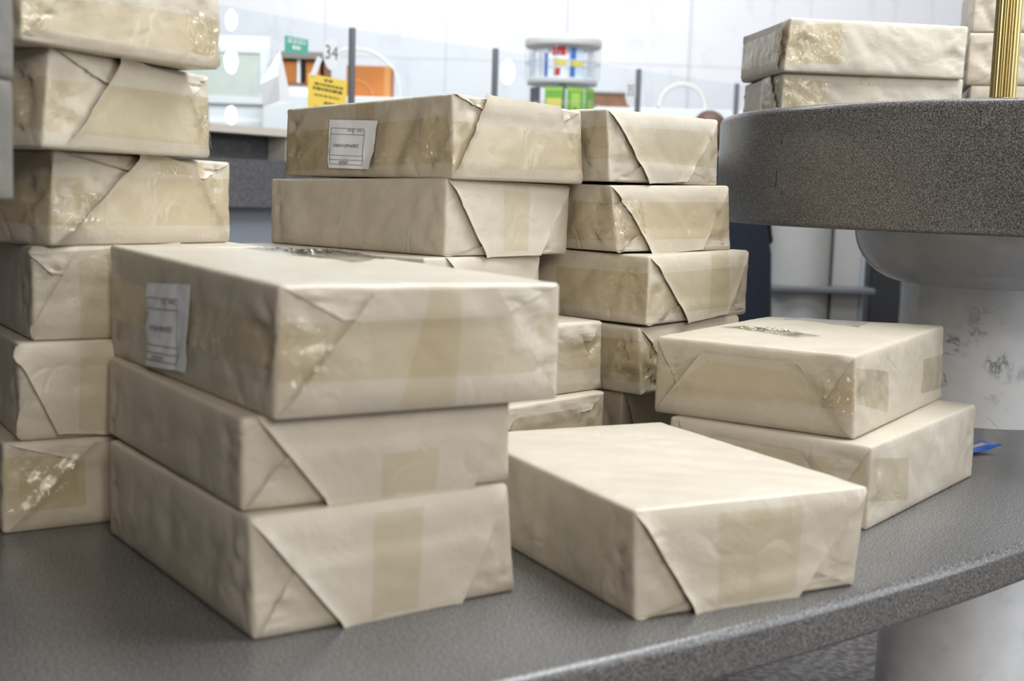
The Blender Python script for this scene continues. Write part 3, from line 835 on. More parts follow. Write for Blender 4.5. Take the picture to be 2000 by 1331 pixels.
bowl = [(0, .2785)]
for i in range(15):
    a = math.pi / 2 * i / 14
    bowl.append((.155 + .123 * math.sin(a), .395 - .1165 * math.cos(a)))
bowl += [(.276, .3965), (0, .3965)]
mesh('column_capital', *shift(lathe(bowl, 72, *AX)), MARBLE, table, smooth=True, auto=50)
DC, DR, DZ0, DZ1 = (1.1783, 2.6247), .7489, .3967, .6167
mesh('upper_tier', *shift(lathe(round_prof(DR, DZ0, DZ1, .013), 160, *DC)), GRANITE, table, smooth=True, auto=50)
STAIN = simple('dark_scuff', (.03, .028, .027), .6)


def on_disc(ang, z):
    return (DC[0] + (DR + .0004) * math.cos(ang), DC[1] + (DR + .0004) * math.sin(ang), z)


def scuff(x, z0, z1, wid, sd):
    """A dark dried mark on the rim of the upper tier."""
    ang0 = -math.pi + math.acos(max(-1, min(1, -(x - DC[0]) / DR)))
    rs = random.Random(sd); V, F = [], []
    n = 8
    for i in range(n + 1):
        t = i / n; z = z0 + (z1 - z0) * t; ww = wid * math.sin(math.pi * (t * .9 + .05)) * rs.uniform(.5, 1.2)
        c = rs.uniform(-.3, .3) * wid
        V += [on_disc(ang0 + (c - ww) / DR, z), on_disc(ang0 + (c + ww) / DR, z)]
    F = [(2 * i, 2 * i + 1, 2 * i + 3, 2 * i + 2) for i in range(n)]
    o = mesh('scuff_mark', *shift((V, F)), STAIN, table); o['label'] = 'small dark scuff on the stone rim'


scuff(.488, .548, .556, .0028, 1); scuff(.484, .476, .503, .0016, 2); scuff(.484, .468, .476, .003, 3); scuff(.492, .452, .466, .0012, 4)

# fluted brass post on the upper tier
post = thing('brass_post', (.786, 2.06, DZ1), 'fluted polished brass post standing on the round stone upper tier', 'post')
nf = 26
V, F = [], []
for z in (0.0, 1.1):
    for k in range(nf * 6):
        a = 2 * math.pi * k / (nf * 6)
        r = .0205 - .0016 * abs(math.cos(a * nf / 2)) ** 3
        V.append((r * math.cos(a), r * math.sin(a), z))
m = nf * 6
F = [(k, (k + 1) % m, m + (k + 1) % m, m + k) for k in range(m)] + [tuple(range(m)), tuple(range(m, 2 * m))]
mesh('fluted_shaft', V, F, BRASS, post)
mesh('post_foot', *lathe([(0, .0003), (.0225, .0003), (.0225, .003), (.0208, .004), (0, .004)], 40), BRASS, post, smooth=True, auto=40)

# ------------------------------------------------------------------ parcels
PA = 'parcels in the tall left stack'
PB = 'parcels in the front three-high stack'
PD = 'parcels in the right pair'
PE = 'parcels in the middle stack'
PF = 'parcels in the stack behind the middle'
PG = 'parcels on the round upper tier'
SPEC = [
 ('A1', 'crumpled tape-covered kraft parcel topping the tall left stack, tilted and cut by the picture top', PA, True, 2, 1.7),
 ('A2', 'kraft parcel second from top of the tall left stack, shiny creased left corner', PA, False, 0, 1.5),
 ('A3', 'tape-crinkled kraft parcel third from top of the tall left stack, glossy lower left fold', PA, False, 1, 1.5),
 ('A4', 'kraft parcel third from bottom of the tall left stack, partly behind the front stack', PA, False, 0, .9),
 ('A5', 'kraft parcel second from bottom of the tall left stack, one dark slanting fold', PA, False, 2, .9),
 ('A6', 'bottom kraft parcel of the tall left stack, resting on the stone with creased tape', PA, False, 1, 1.3),
 ('B3', 'large overhanging kraft parcel on top of the front stack, blurred white slip under tape', PB, True, 0, 1.1),
 ('B2', 'middle kraft parcel of the front stack, flap tongue hanging over the parcel below', PB, False, 2, .7),
 ('B1', 'bottom kraft parcel of the front stack, standing on the stone table', PB, False, 0, .8),
 ('C', 'single kraft parcel lying alone in front on the table, plain pale top', None, True, 2, .8),
 ('D2', 'upper kraft parcel of the right pair, brown tape pieces on its top', PD, True, 1, .8),
 ('D1', 'lower kraft parcel of the right pair, standing on the stone beside the marble column', PD, False, 2, .8),
 ('E1', 'top kraft parcel of the middle stack, white printed slip stuck upside down on its side', PE, True, 1, 1.5),
 ('E2', 'smooth kraft parcel directly below the one with the white printed slip', PE, False, 2, .9),
 ('E3', 'kraft parcel third from top of the middle stack, mostly hidden behind the front parcel', PE, False, 0, .8),
 ('E4', 'kraft parcel second from bottom of the middle stack, showing its taped right end', PE, False, 1, 1.1),
 ('E5', 'bottom kraft parcel of the middle stack, seen just above the single parcel', PE, False, 1, 1.0),
 ('F1', 'top kraft parcel of the back stack nearest the round tier, with an open dark fold', PF, True, 0, 1.2),
 ('F2', 'second kraft parcel of the back stack, torn shiny tape at its corner', PF, False, 1, 1.5),
 ('F3', 'third kraft parcel of the back stack, jutting out furthest to the right', PF, False, 1, 1.2),
 ('F4', 'fourth kraft parcel of the back stack, shaded, with a crushed taped corner', PF, False, 1, 1.4),
 ('F5', 'bottom kraft parcel of the back stack, in deep shade on the table', PF, False, 1, .8),
 ('G1', 'upper kraft parcel of the pair on the round tier, loose corner fold', PG, True, 2, 1.3),
 ('G2', 'lower kraft parcel of the pair on the round tier, shiny wrinkled tape', PG, False, 2, 1.3),
 ('H1', 'topmost kraft parcel of the three behind the brass post, cut by the picture top', PG, True, 2, 1.0),
 ('H2', 'middle kraft parcel of the three behind the brass post', PG, False, 1, 1.0),
 ('H3', 'bottom kraft parcel of the three behind the brass post, resting on the round tier', PG, False, 1, .8),
]
PAR = {}
for n, (k, lab, grp, top, pap, cru) in enumerate(SPEC):
    p = Parcel(k, lab, grp, top, pap, cru, n + 1)
    PAR[k] = p
    p.body()
    p.flaps_on({'B3': .002, 'C': .005, 'B2': .005, 'B1': .004, 'E2': .0045, 'F2': .005, 'F1': .005, 'G1': .005, 'F3': .004, 'D2': .006, 'D1': .005, 'E1': .004, 'A2': .005, 'A3': .005, 'A5': .005}.get(k, .003))
lev = {}
for k, face, q in TAPE:
    lev[k, face] = lev.get((k, face), -1) + 1
    PAR[k].tape(face, q, lev[k, face], crk=(face == 'l' and PAR[k].crumple > 1) or PAR[k].crumple > 1.25)

for n, (k, face, q) in enumerate(BUNCH):
    bunched(PAR[k], face, q, n * 3.3 + 1)


def slip(p, face, quad, curl):
    """A white printed slip stuck upside down on a parcel; its print lies on the same bent sheet."""
    q = np.array(quad)
    def offs(ss, tt, uv):
        return .0042 + curl * np.clip((ss - .72) / .28, 0, 1) ** 2 * np.clip((.35 - tt) / .35, 0, 1) + .0006 * np.sin(ss * 5)
    # quad runs lower right, lower left, upper left, upper right as seen; turn it so s goes left to right
    qq = [q[1], q[0], q[3], q[2]]
    lab = p.sheet('address_slip', face, qq, offs, LABELP, thick=.0003, nu=16, nv=16)
    lab['label'] = 'white printed slip'
    a = np.array(qq)
    def put(pts):
        pts = np.array(pts, float); ss, tt = pts[:, :1], pts[:, 1:2]
        uv = (a[0] * (1 - ss) + a[1] * ss) * (1 - tt) + (a[3] * (1 - ss) + a[2] * ss) * tt
        return p.onface(face, uv, offs(ss.ravel(), tt.ravel(), uv) + .0009)
    # frame lines, in slip coordinates (0..1 left to right, 0..1 upwards)
    V, F = [], []
    def line(x0, y0, x1, y1, wd=.008):
        n = 8; k = len(V); hor = abs(x1 - x0) > abs(y1 - y0)
        for i in range(n + 1):
            t = i / n; x, y = x0 + (x1 - x0) * t, y0 + (y1 - y0) * t
            dx, dy = (0, wd / 2) if hor else (wd / 2, 0)
            V.append((x - dx, y - dy)); V.append((x + dx, y + dy))
        for i in range(n): F.append((k + 2 * i, k + 2 * i + 1, k + 2 * i + 3, k + 2 * i + 2))
    for y in (.83, .705, .27, .18, .085): line(.05, y, .755, y - .01)
    line(.05, .085, .05, .83); line(.755, .075, .755, .82); line(.525, .70, .525, .825)
    fo = mesh('printed_frame', put(V), F, INKG, lab)
    def txt(t, cx, cy, size, wx=1.0):
        tv, tf = text_mesh(t, size)
        pts = [(cx - x * wx, cy - y) for x, y in tv]
        mesh('printed_text', put(pts), tf, INK, lab)
    txt('СЕВЕРНЫЙ КАВКАЗ', .405, .475, .085, .62)
    txt('НЕ КИДАТИ', .36, .125, .075, .55)
    txt('50 шт.', .46, .785, .075, .6)
    txt('Тираж', .66, .785, .062, .62)


slip(PAR['E1'], 'l', LABEL[0][2], .006)
slip(PAR['B3'], 'l', LABEL[1][2], .002)

# the stack at the extreme left of which only the right edge shows
zz = [0, .14, .28, .4235, .47 + .0125]
zb = 0.0
for n, (h, dx, lab) in enumerate([(.14, -.10, None), (.14, -.10, None), (.14, -.10, None), (.115, .0, 'dim grey-brown parcel at the left picture edge, lower of two showing a strip'), (.12, .0015, 'dim grey-brown parcel at the left picture edge, upper of two showing a strip')]):
    key = 'Z%d' % n
    BOX[key] = ([-.800 + dx, 1.02, zb, -.02, .31, .20, h], {})
    FLAP[key] = ('e', None, [(0, 1), (1, 1), (.75, .05), (.25, .05)])
    lab = lab or ['grey-brown parcel at the foot of the stack outside the left picture edge', 'second grey-brown parcel of the stack outside the left picture edge', 'third grey-brown parcel of the stack outside the left picture edge'][n]
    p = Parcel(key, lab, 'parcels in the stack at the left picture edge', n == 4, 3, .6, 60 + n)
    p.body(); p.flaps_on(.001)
    zb += h

# blue sachet half hidden behind the right pair
sach = thing('sachet', (.845, 2.235, 0), 'small blue plastic sachet with white print lying on the stone behind the right pair', 'sachet', math.radians(30))
V, F = [], []
nx, ny = 14, 8
for side in (1, -1):
    for j in range(ny + 1):
        for i in range(nx + 1):
            x, y = (i / nx - .5) * .10, (j / ny - .5) * .05
            e = max(0, 1 - (2 * abs(i / nx - .5)) ** 3) * max(0, 1 - (2 * abs(j / ny - .5)) ** 3)
            V.append((x, y, .0045 + side * .0035 * e + .011 * max(0, i / nx - .45) ** 1.5 * 2))
nn = (nx + 1) * (ny + 1)
for sd in (0, nn):
    for j in range(ny):
        for i in range(nx):
            k = sd + j * (nx + 1) + i
            F.append((k, k + 1, k + nx + 2, k + nx + 1))
mesh('film_pouch', V, F, BLUEP, sach, smooth=True)


def patch(x0, x1, y0, y1, m, nm):
    P, Q = [], []
    for j in range(5):
        for i in range(9):
            fx, fy = x0 + (x1 - x0) * i / 8, y0 + (y1 - y0) * j / 4
            x, y = (fx - .5) * .10, (fy - .5) * .05
            e = max(0, 1 - (2 * abs(fx - .5)) ** 3) * max(0, 1 - (2 * abs(fy - .5)) ** 3)
            P.append((x, y, .0049 + .0035 * e + .011 * max(0, fx - .45) ** 1.5 * 2))
    for j in range(4):
        for i in range(8): Q.append((j * 9 + i, j * 9 + i + 1, j * 9 + i + 10, j * 9 + i + 9))
    mesh(nm, P, Q, m, sach, smooth=True)


patch(.1, .82, .35, .62, WHITE, 'printed_band'); patch(.2, .6, .66, .85, PINKP, 'printed_patch')

# ------------------------------------------------------------------ service counter with glass screens
CP = [Vector((-1.80, 4.12)), Vector((-.752, 5.656)), Vector((-.124, 6.281)), Vector((.662, 7.064)), Vector((1.33, 7.746)), Vector((2.1, 8.53))]
ctr = thing('service_counter', (-.124, 6.281, FZ), 'long grey service counter with glass screens on dark posts, behind the parcel stacks', 'counter')
cd = Vector((.124, -6.281, -FZ))


def seg_prism(offs0, offs1, z0, z1, pts=CP):
    """A bar that follows the counter's line from offs0 (towards the viewer) to offs1 (behind)."""
    def off(d):
        r = []
        for i, p in enumerate(pts):
            ns = []
            for a, b in ((i - 1, i), (i, i + 1)):
                if 0 <= a and b < len(pts):
                    t = (pts[b] - pts[a]).normalized(); ns.append(Vector((-t.y, t.x)))
            n = sum(ns, Vector((0, 0))).normalized()
            r.append(p + n * d)
        return r
    A, B = off(offs0), off(offs1)
    V, F = [], []
    for a, b in zip(A, B):
        V += [(a.x, a.y, z0), (a.x, a.y, z1), (b.x, b.y, z1), (b.x, b.y, z0)]
    for i in range(len(A) - 1):
        for k in range(4): F.append((4 * i + k, 4 * i + (k + 1) % 4, 4 * i + 4 + (k + 1) % 4, 4 * i + 4 + k))
    F += [(0, 1, 2, 3), tuple(4 * (len(A) - 1) + k for k in (0, 3, 2, 1))]
    return V, F


o = mesh('counter_body', *shift(seg_prism(.10, .16, FZ, .357), cd), BLUEG, ctr)
o = mesh('counter_ledge', *shift(seg_prism(0, .17, .3575, .552), cd), FARSTONE, ctr)
o = mesh('back_panel', *shift(seg_prism(.13, .16, .5525, .654), cd), FARSTONE, ctr)
o = mesh('screen_rail', *shift(seg_prism(-.01, .15, .6545, .685), cd), BEIGE, ctr)
segs = [(CP[i], CP[i + 1]) for i in range(len(CP) - 1)]
for i, (a, b) in enumerate(segs):
    t = (b - a).normalized(); n = Vector((-t.y, t.x)); L = (b - a).length
    a0, b0 = a + t * .016, b - t * .016
    V, F = [], []
    for p in (a0, b0):
        for d in (.001, .009):
            for z in (.6855, 1.15): V.append((p.x + n.x * d, p.y + n.y * d, z))
    F = [(0, 1, 3, 2), (4, 6, 7, 5), (0, 4, 5, 1), (2, 3, 7, 6), (0, 2, 6, 4), (1, 5, 7, 3)]
    mesh('glass_screen', *shift((V, F), cd), GLASS, ctr)
    for f in ((.35, .8) if i == 0 else (.25, .75)):
        p = a + t * (L * f)
        M = Matrix.Translation((p.x, p.y, 0)) @ Matrix.Rotation(math.atan2(t.y, t.x), 4, 'Z')
        v, f_ = box(-.014, .014, .02, .125, .5528, .6542)
        mesh('strut', *shift(([tuple(M @ Vector(x)) for x in v], f_), cd), BEIGE, ctr)
for p in CP[1:5]:
    v, f_ = lathe([(0, .6852), (.0155, .6852), (.0155, 1.152), (.014, 1.156), (0, 1.156)], 20, p.x, p.y + .005)
    mesh('screen_post', *shift((v, f_), cd), DGREY, ctr, smooth=True, auto=40)


def on_glass(seg, dist, z, d=-.003):
    """A point at dist along the screen from the segment's left post, height z, d in front of the pane."""
    a, b = segs[seg]; t = (b - a).normalized(); n = Vector((-t.y, t.x))
    p = a + t * dist + n * d
    return (p.x, p.y, z)


def plate(name, label, cat, seg, pts, mat, d=-.002, th=.0012, marks=(), group=None):
    """A flat sheet stuck on the front of a glass screen; marks are (points, material, name)."""
    L = [on_glass(seg, x, z, d) for x, z in pts]; Bk = [on_glass(seg, x, z, d + th) for x, z in pts]
    c = Vector(L[0]); n = len(pts)
    root = thing(name, c, label, cat, 0, group)
    V = [tuple(Vector(v) - c) for v in L + Bk]
    F = [tuple(range(n)), tuple(range(2 * n - 1, n - 1, -1))] + [(i, (i + 1) % n, n + (i + 1) % n, n + i) for i in range(n)]
    mesh('sheet', V, F, mat, root)
    for mp, mf, mm, nm in marks:
        o = mesh(nm, [tuple(Vector(on_glass(seg, x, z, d - .0006)) - c) for x, z in mp], mf, mm, root)
        if nm == 'printed_lines': o['kind'] = 'stuff'
    return root


def along(seg, x, y):
    a, b = segs[seg]; t = (b - a).normalized(); return (Vector((x, y)) - a).dot(t)


def bars(rows, m):
    """Rows of short bars: print too blurred to read."""
    V, F = [], []
    for x0, x1, z, h, sk in rows:
        x = x0; r = random.Random(int(x0 * 1e4 + z * 1e3))
        while x < x1 - .004:
            wv = min(r.uniform(.012, .03), x1 - x); k = len(V)
            f = lambda xx: z + sk * (xx - x0)
            V += [(x, f(x)), (x + wv, f(x + wv)), (x + wv, f(x + wv) + h), (x, f(x) + h)]; F.append((k, k + 1, k + 2, k + 3)); x += wv + .006
    return V, F, m, 'printed_lines'


d34, z34 = 1.727, 1.026
el = [(d34 + .052 * math.cos(a), z34 + .069 * math.sin(a)) for a in [2 * math.pi * i / 40 for i in range(40)]]
tv, tf = text_mesh('34', .085)
plate('number_sign', 'white oval sign reading 34 on the glass screen beside the dark post', 'sign', 0, el, WHITE,
      marks=[([(d34 - .002 + x * 1.05, z34 + .004 + z) for x, z in tv], tf, DGREY, 'number')])
d35 = along(2, .614, 7.017)
el = [(d35 + .043 * math.cos(a), 1.02 + .075 * math.sin(a)) for a in [2 * math.pi * i / 40 for i in range(40)]]
tv, tf = text_mesh('35', .085)
plate('number_sign', 'white oval sign reading 35 on the glass beside the card carousel', 'sign', 2, el, WHITE,
      marks=[([(d35 + x * .78, 1.03 + z) for x, z in tv], tf, DGREY, 'number')])
g0, g1 = 1.441, 1.580
plate('window_sticker', 'green sticker with faded white print on the glass screen', 'sticker', 0, [(g0, 1.002), (g1, 1.010), (g1, 1.071), (g0, 1.073)], GREENP,
      marks=[bars([(g0 + .045, g1 - .045, 1.022, .016, 0), (g0 + .015, g1 - .015, 1.048, .006, 0), (g0 + .015, g1 - .015, 1.060, .005, 0)], WHITE)])
y0, y1 = 1.579, 1.825
plate('notice', 'yellow paper notice with blurred lines of print on the glass screen', 'notice', 0, [(y0, .72), (y1 - .004, .70), (y1, .921), (y0, .931)], YELLOW, d=-.004,
      marks=[bars([(y0 + .10, y1 - .085, .906, .009, -.05), (y0 + .04, y1 - .025, .888, .009, -.05), (y0 + .03, y1 - .025, .868, .011, -.05), (y0 + .04, y1 - .05, .842, .006, -.05), (y0 + .10, y1 - .08, .808, .010, -.05), (y0 + .04, y1 - .04, .785, .010, -.05)], INK)])
plate('tape_piece', 'slanting strip of white tape above the yellow notice', 'tape', 0, [(1.590, .925), (1.625, .922), (1.665, 1.0), (1.635, 1.008)], WHITE, d=-.006)
# folded white sheet hanging on the glass
ps = thing('folded_paper', on_glass(0, 1.30, .78, -.004), 'folded white sheet hanging crookedly on the glass screen', 'paper')
c = Vector(ps.location)
P = [on_glass(0, 1.412, 1.010, -.004), on_glass(0, 1.281, .857, -.020), on_glass(0, 1.316, .768, -.010), on_glass(0, 1.479, .800, -.008), on_glass(0, 1.372, .90, -.030), on_glass(0, 1.41, .80, -.006)]
P = [Vector(p) - c for p in P]
nrm = Vector((.6, -.6, 0)) * .0012
V = [tuple(p) for p in P] + [tuple(p - nrm) for p in P]
F = [(0, 1, 4), (1, 2, 4), (2, 5, 4), (0, 4, 5), (0, 5, 3), (2, 3, 5)]
F += [tuple(i + 6 for i in reversed(f)) for f in F]
mesh('sheet', V, F, WHITE, ps)

# lamp beyond the right edge of the picture; it shows as reflections in the glass
lm = thing('floor_lamp', (6.73, 6.25, FZ), 'tall floor lamp with three lit globes standing beyond the right-hand picture edge', 'lamp')
mesh('lamp_base', *lathe(round_prof(.15, 0, .03, .01), 32), DGREY, lm, smooth=True, auto=40)
mesh('lamp_pole', *lathe([(0, .0305), (.012, .0305), (.012, 3.1), (0, 3.1)], 16), DGREY, lm, smooth=True, auto=40)
for gz, gr in ((2.106, .05), (1.70, .062), (1.16, .048)):
    mesh('lamp_globe', *lathe([(.0125, gz - FZ - 1.9 * gr)] + [(max(.0125, gr * math.sin(a)), gz - FZ - 1.9 * gr * math.cos(a)) for a in [math.pi * i / 16 for i in range(1, 16)]] + [(.0125, gz - FZ + 1.9 * gr)], 24), LAMPM, lm, smooth=True)

# ------------------------------------------------------------------ behind the counter
def solid(name, label, cat, x0, x1, y0, y1, z0, z1, mat, bev=.004, part='body', group=None):
    r = thing(name, ((x0 + x1) / 2, (y0 + y1) / 2, z0), label, cat, 0, group)
    hx, hy = (x1 - x0) / 2, (y1 - y0) / 2
    mesh(part, *box(-hx, hx, -hy, hy, 0, z1 - z0, bev), mat, r)
    return r


# white framed cabinet with pale green doors
cb = thing('cabinet', (-2.08, 7.45, FZ), 'tall white cabinet with pale green door panels behind the glass', 'cabinet')
mesh('carcass', *box(-.65, .65, -.22, .22, 0, 2.04, .004), WHITE, cb)
for x0 in (-.65, 0):
    for z0, z1 in ((.08, 1.56), (1.66, 1.98)):
        fr = mesh('door', *join(box(x0 + .01, x0 + .64, -.24, -.2205, z0, z0 + .035), box(x0 + .01, x0 + .64, -.24, -.2205, z1 - .035, z1), box(x0 + .01, x0 + .05, -.24, -.2205, z0 + .035, z1 - .035), box(x0 + .60, x0 + .64, -.24, -.2205, z0 + .035, z1 - .035)), WHITE, cb)
        mesh('door_panel', *box(x0 + .0505, x0 + .5995, -.232, -.2208, z0 + .0355, z1 - .0355), PGREEN, fr)

solid('low_cabinet', 'white cabinet carrying the orange box behind the glass', 'cabinet', -1.42, -.58, 7.0, 8.75, FZ, .955, WHITE)
solid('low_cabinet', 'long white cabinet beyond the right-hand glass screens', 'cabinet', .45, 2.3, 8.15, 8.75, FZ, 1.02, WHITE)

org = thing('desk_organiser', (-1.2, 7.22, .956), 'brown wooden organiser with a grey top on the white cabinet', 'organiser')
mesh('shell', *join(box(-.15, .11, -.1, .1, .06, .072), box(-.15, -.138, -.1, .1, .0723, .205), box(.098, .11, -.1, .1, .0723, .205), box(-.1377, .0977, .088, .1, .0723, .205)), BROWN, org)
mesh('top_board', *box(-.16, .13, -.12, .1, .2055, .245, .003), GREYTOP, org)
mesh('divider', *box(-.052, -.038, -.098, .0877, .0723, .2052), WHITE, org)
for x in (-.1, 0.03): mesh('drawer_front', *box(x - .035, x + .045, -.094, -.085, .0735, .195, .002), ORANGE, org)
mesh('base', *box(-.14, .10, -.09, .09, 0, .0598, .003), WHITE, org)

ob = thing('carton', (-.84, 7.35, .956), 'orange cardboard carton on the white cabinet beside the dark post', 'box')
mesh('carton_body', *box(-.15, .10, -.12, .12, 0, .19, .003), ORANGE, ob)
mesh('side_panel', *box(.0645, .1012, -.1212, -.1205, .002, .188), LORANGE, ob)
mesh('printed_arc', *tube([(-.10 + .10 * math.cos(a), -.1215, .02 + .085 * math.sin(a)) for a in [math.pi * i / 20 for i in range(21)]], .0045, 6), LORANGE, ob)

og2 = thing('desk_organiser', (.60, 8.3, 1.021), 'brown wooden box with grey lid on the far white cabinet beside the carousel', 'organiser')
mesh('shell', *box(-.12, .12, -.1, .1, 0, .085, .003), BROWN, og2)
mesh('top_board', *box(-.13, .13, -.11, .11, .0852, .10, .003), GREYTOP, og2)


def hoop(name, label, cx, y, zc, R, rad, zb):
    r = thing(name, (cx, y, zb), label, 'arch', 0, 'pale arches behind the counter')
    pts = [(-R, 0, .0)] + [(R * math.cos(a), 0, zc - zb + R * math.sin(a)) for a in [math.pi - math.pi * i / 28 for i in range(29)]] + [(R, 0, 0)]
    mesh('bent_tube', *tube(pts, rad, 10), HOOPM, r, smooth=True)


hoop('pale_arch', 'thin pale arch rising behind the orange carton', -1.10, 8.5, 1.08, .30, .012, .9555)
hoop('pale_arch', 'small pale arch on the long white cabinet, right of the carousel', 1.09, 8.45, 1.05, .155, .016, 1.0205)

# revolving card carousel
car = thing('card_carousel', (.243, 7.25, FZ), 'round grey revolving carousel of postcards behind the glass screen', 'carousel')
H = lambda z: z - FZ
mesh('pole', *lathe([(0, .03), (.02, .03), (.02, H(1.275)), (0, H(1.275))], 20), WIRE, car, smooth=True, auto=40)
mesh('base', *lathe(round_prof(.20, 0, .03, .008), 48), RACKP, car, smooth=True, auto=40)
mesh('top_disc', *lathe(round_prof(.219, H(1.272), H(1.332), .02), 64), RACKP, car, smooth=True, auto=40)
for z0 in (1.068, .80, .53): mesh('tier_disc', *lathe(round_prof(.202, H(z0), H(z0 + .032), .008, inner=.021), 64), RACKP, car, smooth=True, auto=40)
for zz_ in (1.19, .96):
    mesh('wire_ring', *tube([(.213 * math.cos(a), .213 * math.sin(a), H(zz_)) for a in [2 * math.pi * i / 48 for i in range(48)]], .0025, 6, True), WIRE, car, smooth=True)
for i in range(14):
    a = 2 * math.pi * i / 14
    mesh('wire', *tube([(.207 * math.cos(a), .207 * math.sin(a), H(1.1005)), (.212 * math.cos(a), .212 * math.sin(a), H(1.2715))], .002, 5), WIRE, car)
CM = [simple('card_%d' % i, c_, .4) for i, c_ in enumerate([(.55, .03, .03), (.03, .14, .5), (.70, .76, .84), (.18, .42, .07), (.75, .62, .12), (.55, .70, .85), (.42, .60, .12)])]


def card(name, ang, z0, wd, ht, mat, label, spots, grp, tilt=.06, R=.178):
    """A card standing on a carousel tier; spots are (x0, x1, z0, z1, material) print patches in 0..1."""
    r = thing(name, (.243 + R * math.cos(ang), 7.25 + R * math.sin(ang), z0), label, 'card', ang + math.pi / 2, grp)
    mesh('card_sheet', *box(-wd / 2, wd / 2, -.002, .002, 0, ht), mat, r)
    for x0, x1, a, b, m in spots:
        mesh('printed_patch', *box(wd * (x0 - .5), wd * (x1 - .5), -.0032, -.0022, ht * a, ht * b), m, r)
    r.rotation_euler = (0, 0, ang + math.pi / 2)


GU, GD = 'postcards on the upper carousel tier', 'postcards on the lower carousel tier'
RED, BLU, PAL, GRN, YEL, SKY, LIME = CM
up = 1.1008
dn = .8328
card('postcard', math.radians(-160), up, .07, .15, PAL, 'white card at the far left of the upper carousel tier', [(.2, .5, .2, .6, SKY)], GU)
card('postcard', math.radians(-131), up, .075, .155, PAL, 'white and navy card second on the upper carousel tier', [(.72, 1, 0, .85, BLU)], GU)
card('postcard', math.radians(-99), up, .085, .165, PAL, 'red-topped card with yellow band on the upper carousel tier', [(.05, .95, .72, 1, RED), (.3, .62, .64, .9, WHITE), (.18, 1, .38, .6, YEL), (.2, .6, .05, .3, RED)], GU)
card('postcard', math.radians(-67), up, .085, .165, SKY, 'blue and pale card with yellow band on the upper carousel tier', [(.05, .45, .6, 1, BLU), (.05, .4, .0, .35, BLU), (.1, .95, .36, .58, YEL)], GU)
card('postcard', math.radians(-32), up, .07, .15, PAL, 'plain pale card at the right of the upper carousel tier', [], GU)
for i, (an, lb, sp) in enumerate([(-106, 'green card with yellow centre on the lower carousel tier, left', [(.1, .9, .35, .7, YEL), (.5, .95, .1, .3, GRN)]),
                                  (-66, 'green card with yellow pattern on the lower carousel tier, middle', [(.25, .75, .3, .85, LIME), (.35, .6, .1, .5, YEL), (.6, .9, .05, .3, GRN)]),
                                  (-30, 'green card at the right end of the lower carousel tier', [(.3, .8, .3, .7, LIME)]),
                                  (-150, 'grey card at the left end of the lower carousel tier', [(.3, .8, .2, .6, WHITE)])]):
    card('postcard', math.radians(an), dn, .105, .215, GRN if i < 3 else DGREY, lb, sp + [(.02, .98, .9, .97, LIME)] if i < 3 else sp, GD)

# ------------------------------------------------------------------ far kiosk and dark cabinet
ks = thing('kiosk', (1.70, 7.0, FZ), 'cream kiosk with a rounded front and dark grey ledge, seen under the round tier', 'kiosk')
mesh('round_front', *lathe([(0, 0), (.175, 0), (.175, 1.22), (0, 1.22)], 48, -.09, .06), CREAM, ks, smooth=True, auto=40)
mesh('side_panel', *box(.085, .245, -.02, .25, 0, 1.22, .006), CREAM, ks)
mesh('edge_trim', *box(.2452, .262, -.03, .25, 0, 1.22, .003), BLUEG, ks)
V, F = box(-.29, .29, -.18, .2, .70, .735, .01)
mesh('ledge', V, F, DGREY, ks)
solid('dark_cabinet', 'black cabinet beside the cream kiosk, seen past the marble column', 'cabinet', 2.02, 2.6, 7.05, 7.5, FZ, .55, BLACKP)

# ------------------------------------------------------------------ person standing behind the stacks
pe = thing('person', (.93, 5.9, FZ), 'person with brown hair in a long navy coat standing with back turned beyond the stacks', 'person')
pe.scale = (.949, .949, .949)


def skin_body(name, pts, edges, rads, mat, parent, sub=2):
    me = bpy.data.meshes.new(name); me.from_pydata(pts, edges, []); me.update()
    o = bpy.data.objects.new(name, me); COL.objects.link(o)
    o.modifiers.new('skin', 'SKIN'); sm = o.modifiers.new('sub', 'SUBSURF'); sm.levels = sub; sm.render_levels = sub
    for i, r in enumerate(rads):
        v = me.skin_vertices[0].data[i]; v.radius = (r, r) if not isinstance(r, tuple) else r
    me.skin_vertices[0].data[0].use_root = True
    dg = bpy.context.evaluated_depsgraph_get(); dg.update()
    m2 = bpy.data.meshes.new_from_object(o.evaluated_get(dg))
    bpy.data.objects.remove(o); bpy.data.meshes.remove(me)
    m2.materials.clear(); m2.materials.append(mat)
    m2.polygons.foreach_set('use_smooth', [True] * len(m2.polygons))
    o = bpy.data.objects.new(name, m2); COL.objects.link(o); o.parent = parent
    return o


hx = -.04
pts = [(0, 0, .92), (0, .01, 1.12), (0, .0, 1.32), (0, 0, 1.40), (hx * .5, .015, 1.47), (hx, .02, 1.54), (hx, .02, 1.61),
       (.17, 0, 1.36), (.23, .02, 1.10), (.10, .22, 1.02), (-.17, 0, 1.36), (-.23, .02, 1.10), (-.10, .22, 1.02),
       (.09, 0, .86), (.095, .0, .48), (.10, -.02, .09), (.10, .11, .035), (-.09, 0, .86), (-.095, 0, .48), (-.10, -.02, .09), (-.10, .11, .035)]
rad = [(.15, .11), (.125, .095), (.15, .10), (.08, .07), .055, .075, .085, .058, .043, .032, .058, .043, .032, .085, .058, .042, .036, .085, .058, .042, .036]
ed = [(0, 1), (1, 2), (2, 3), (3, 4), (4, 5), (5, 6), (2, 7), (7, 8), (8, 9), (2, 10), (10, 11), (11, 12), (0, 13), (13, 14), (14, 15), (15, 16), (0, 17), (17, 18), (18, 19), (19, 20)]
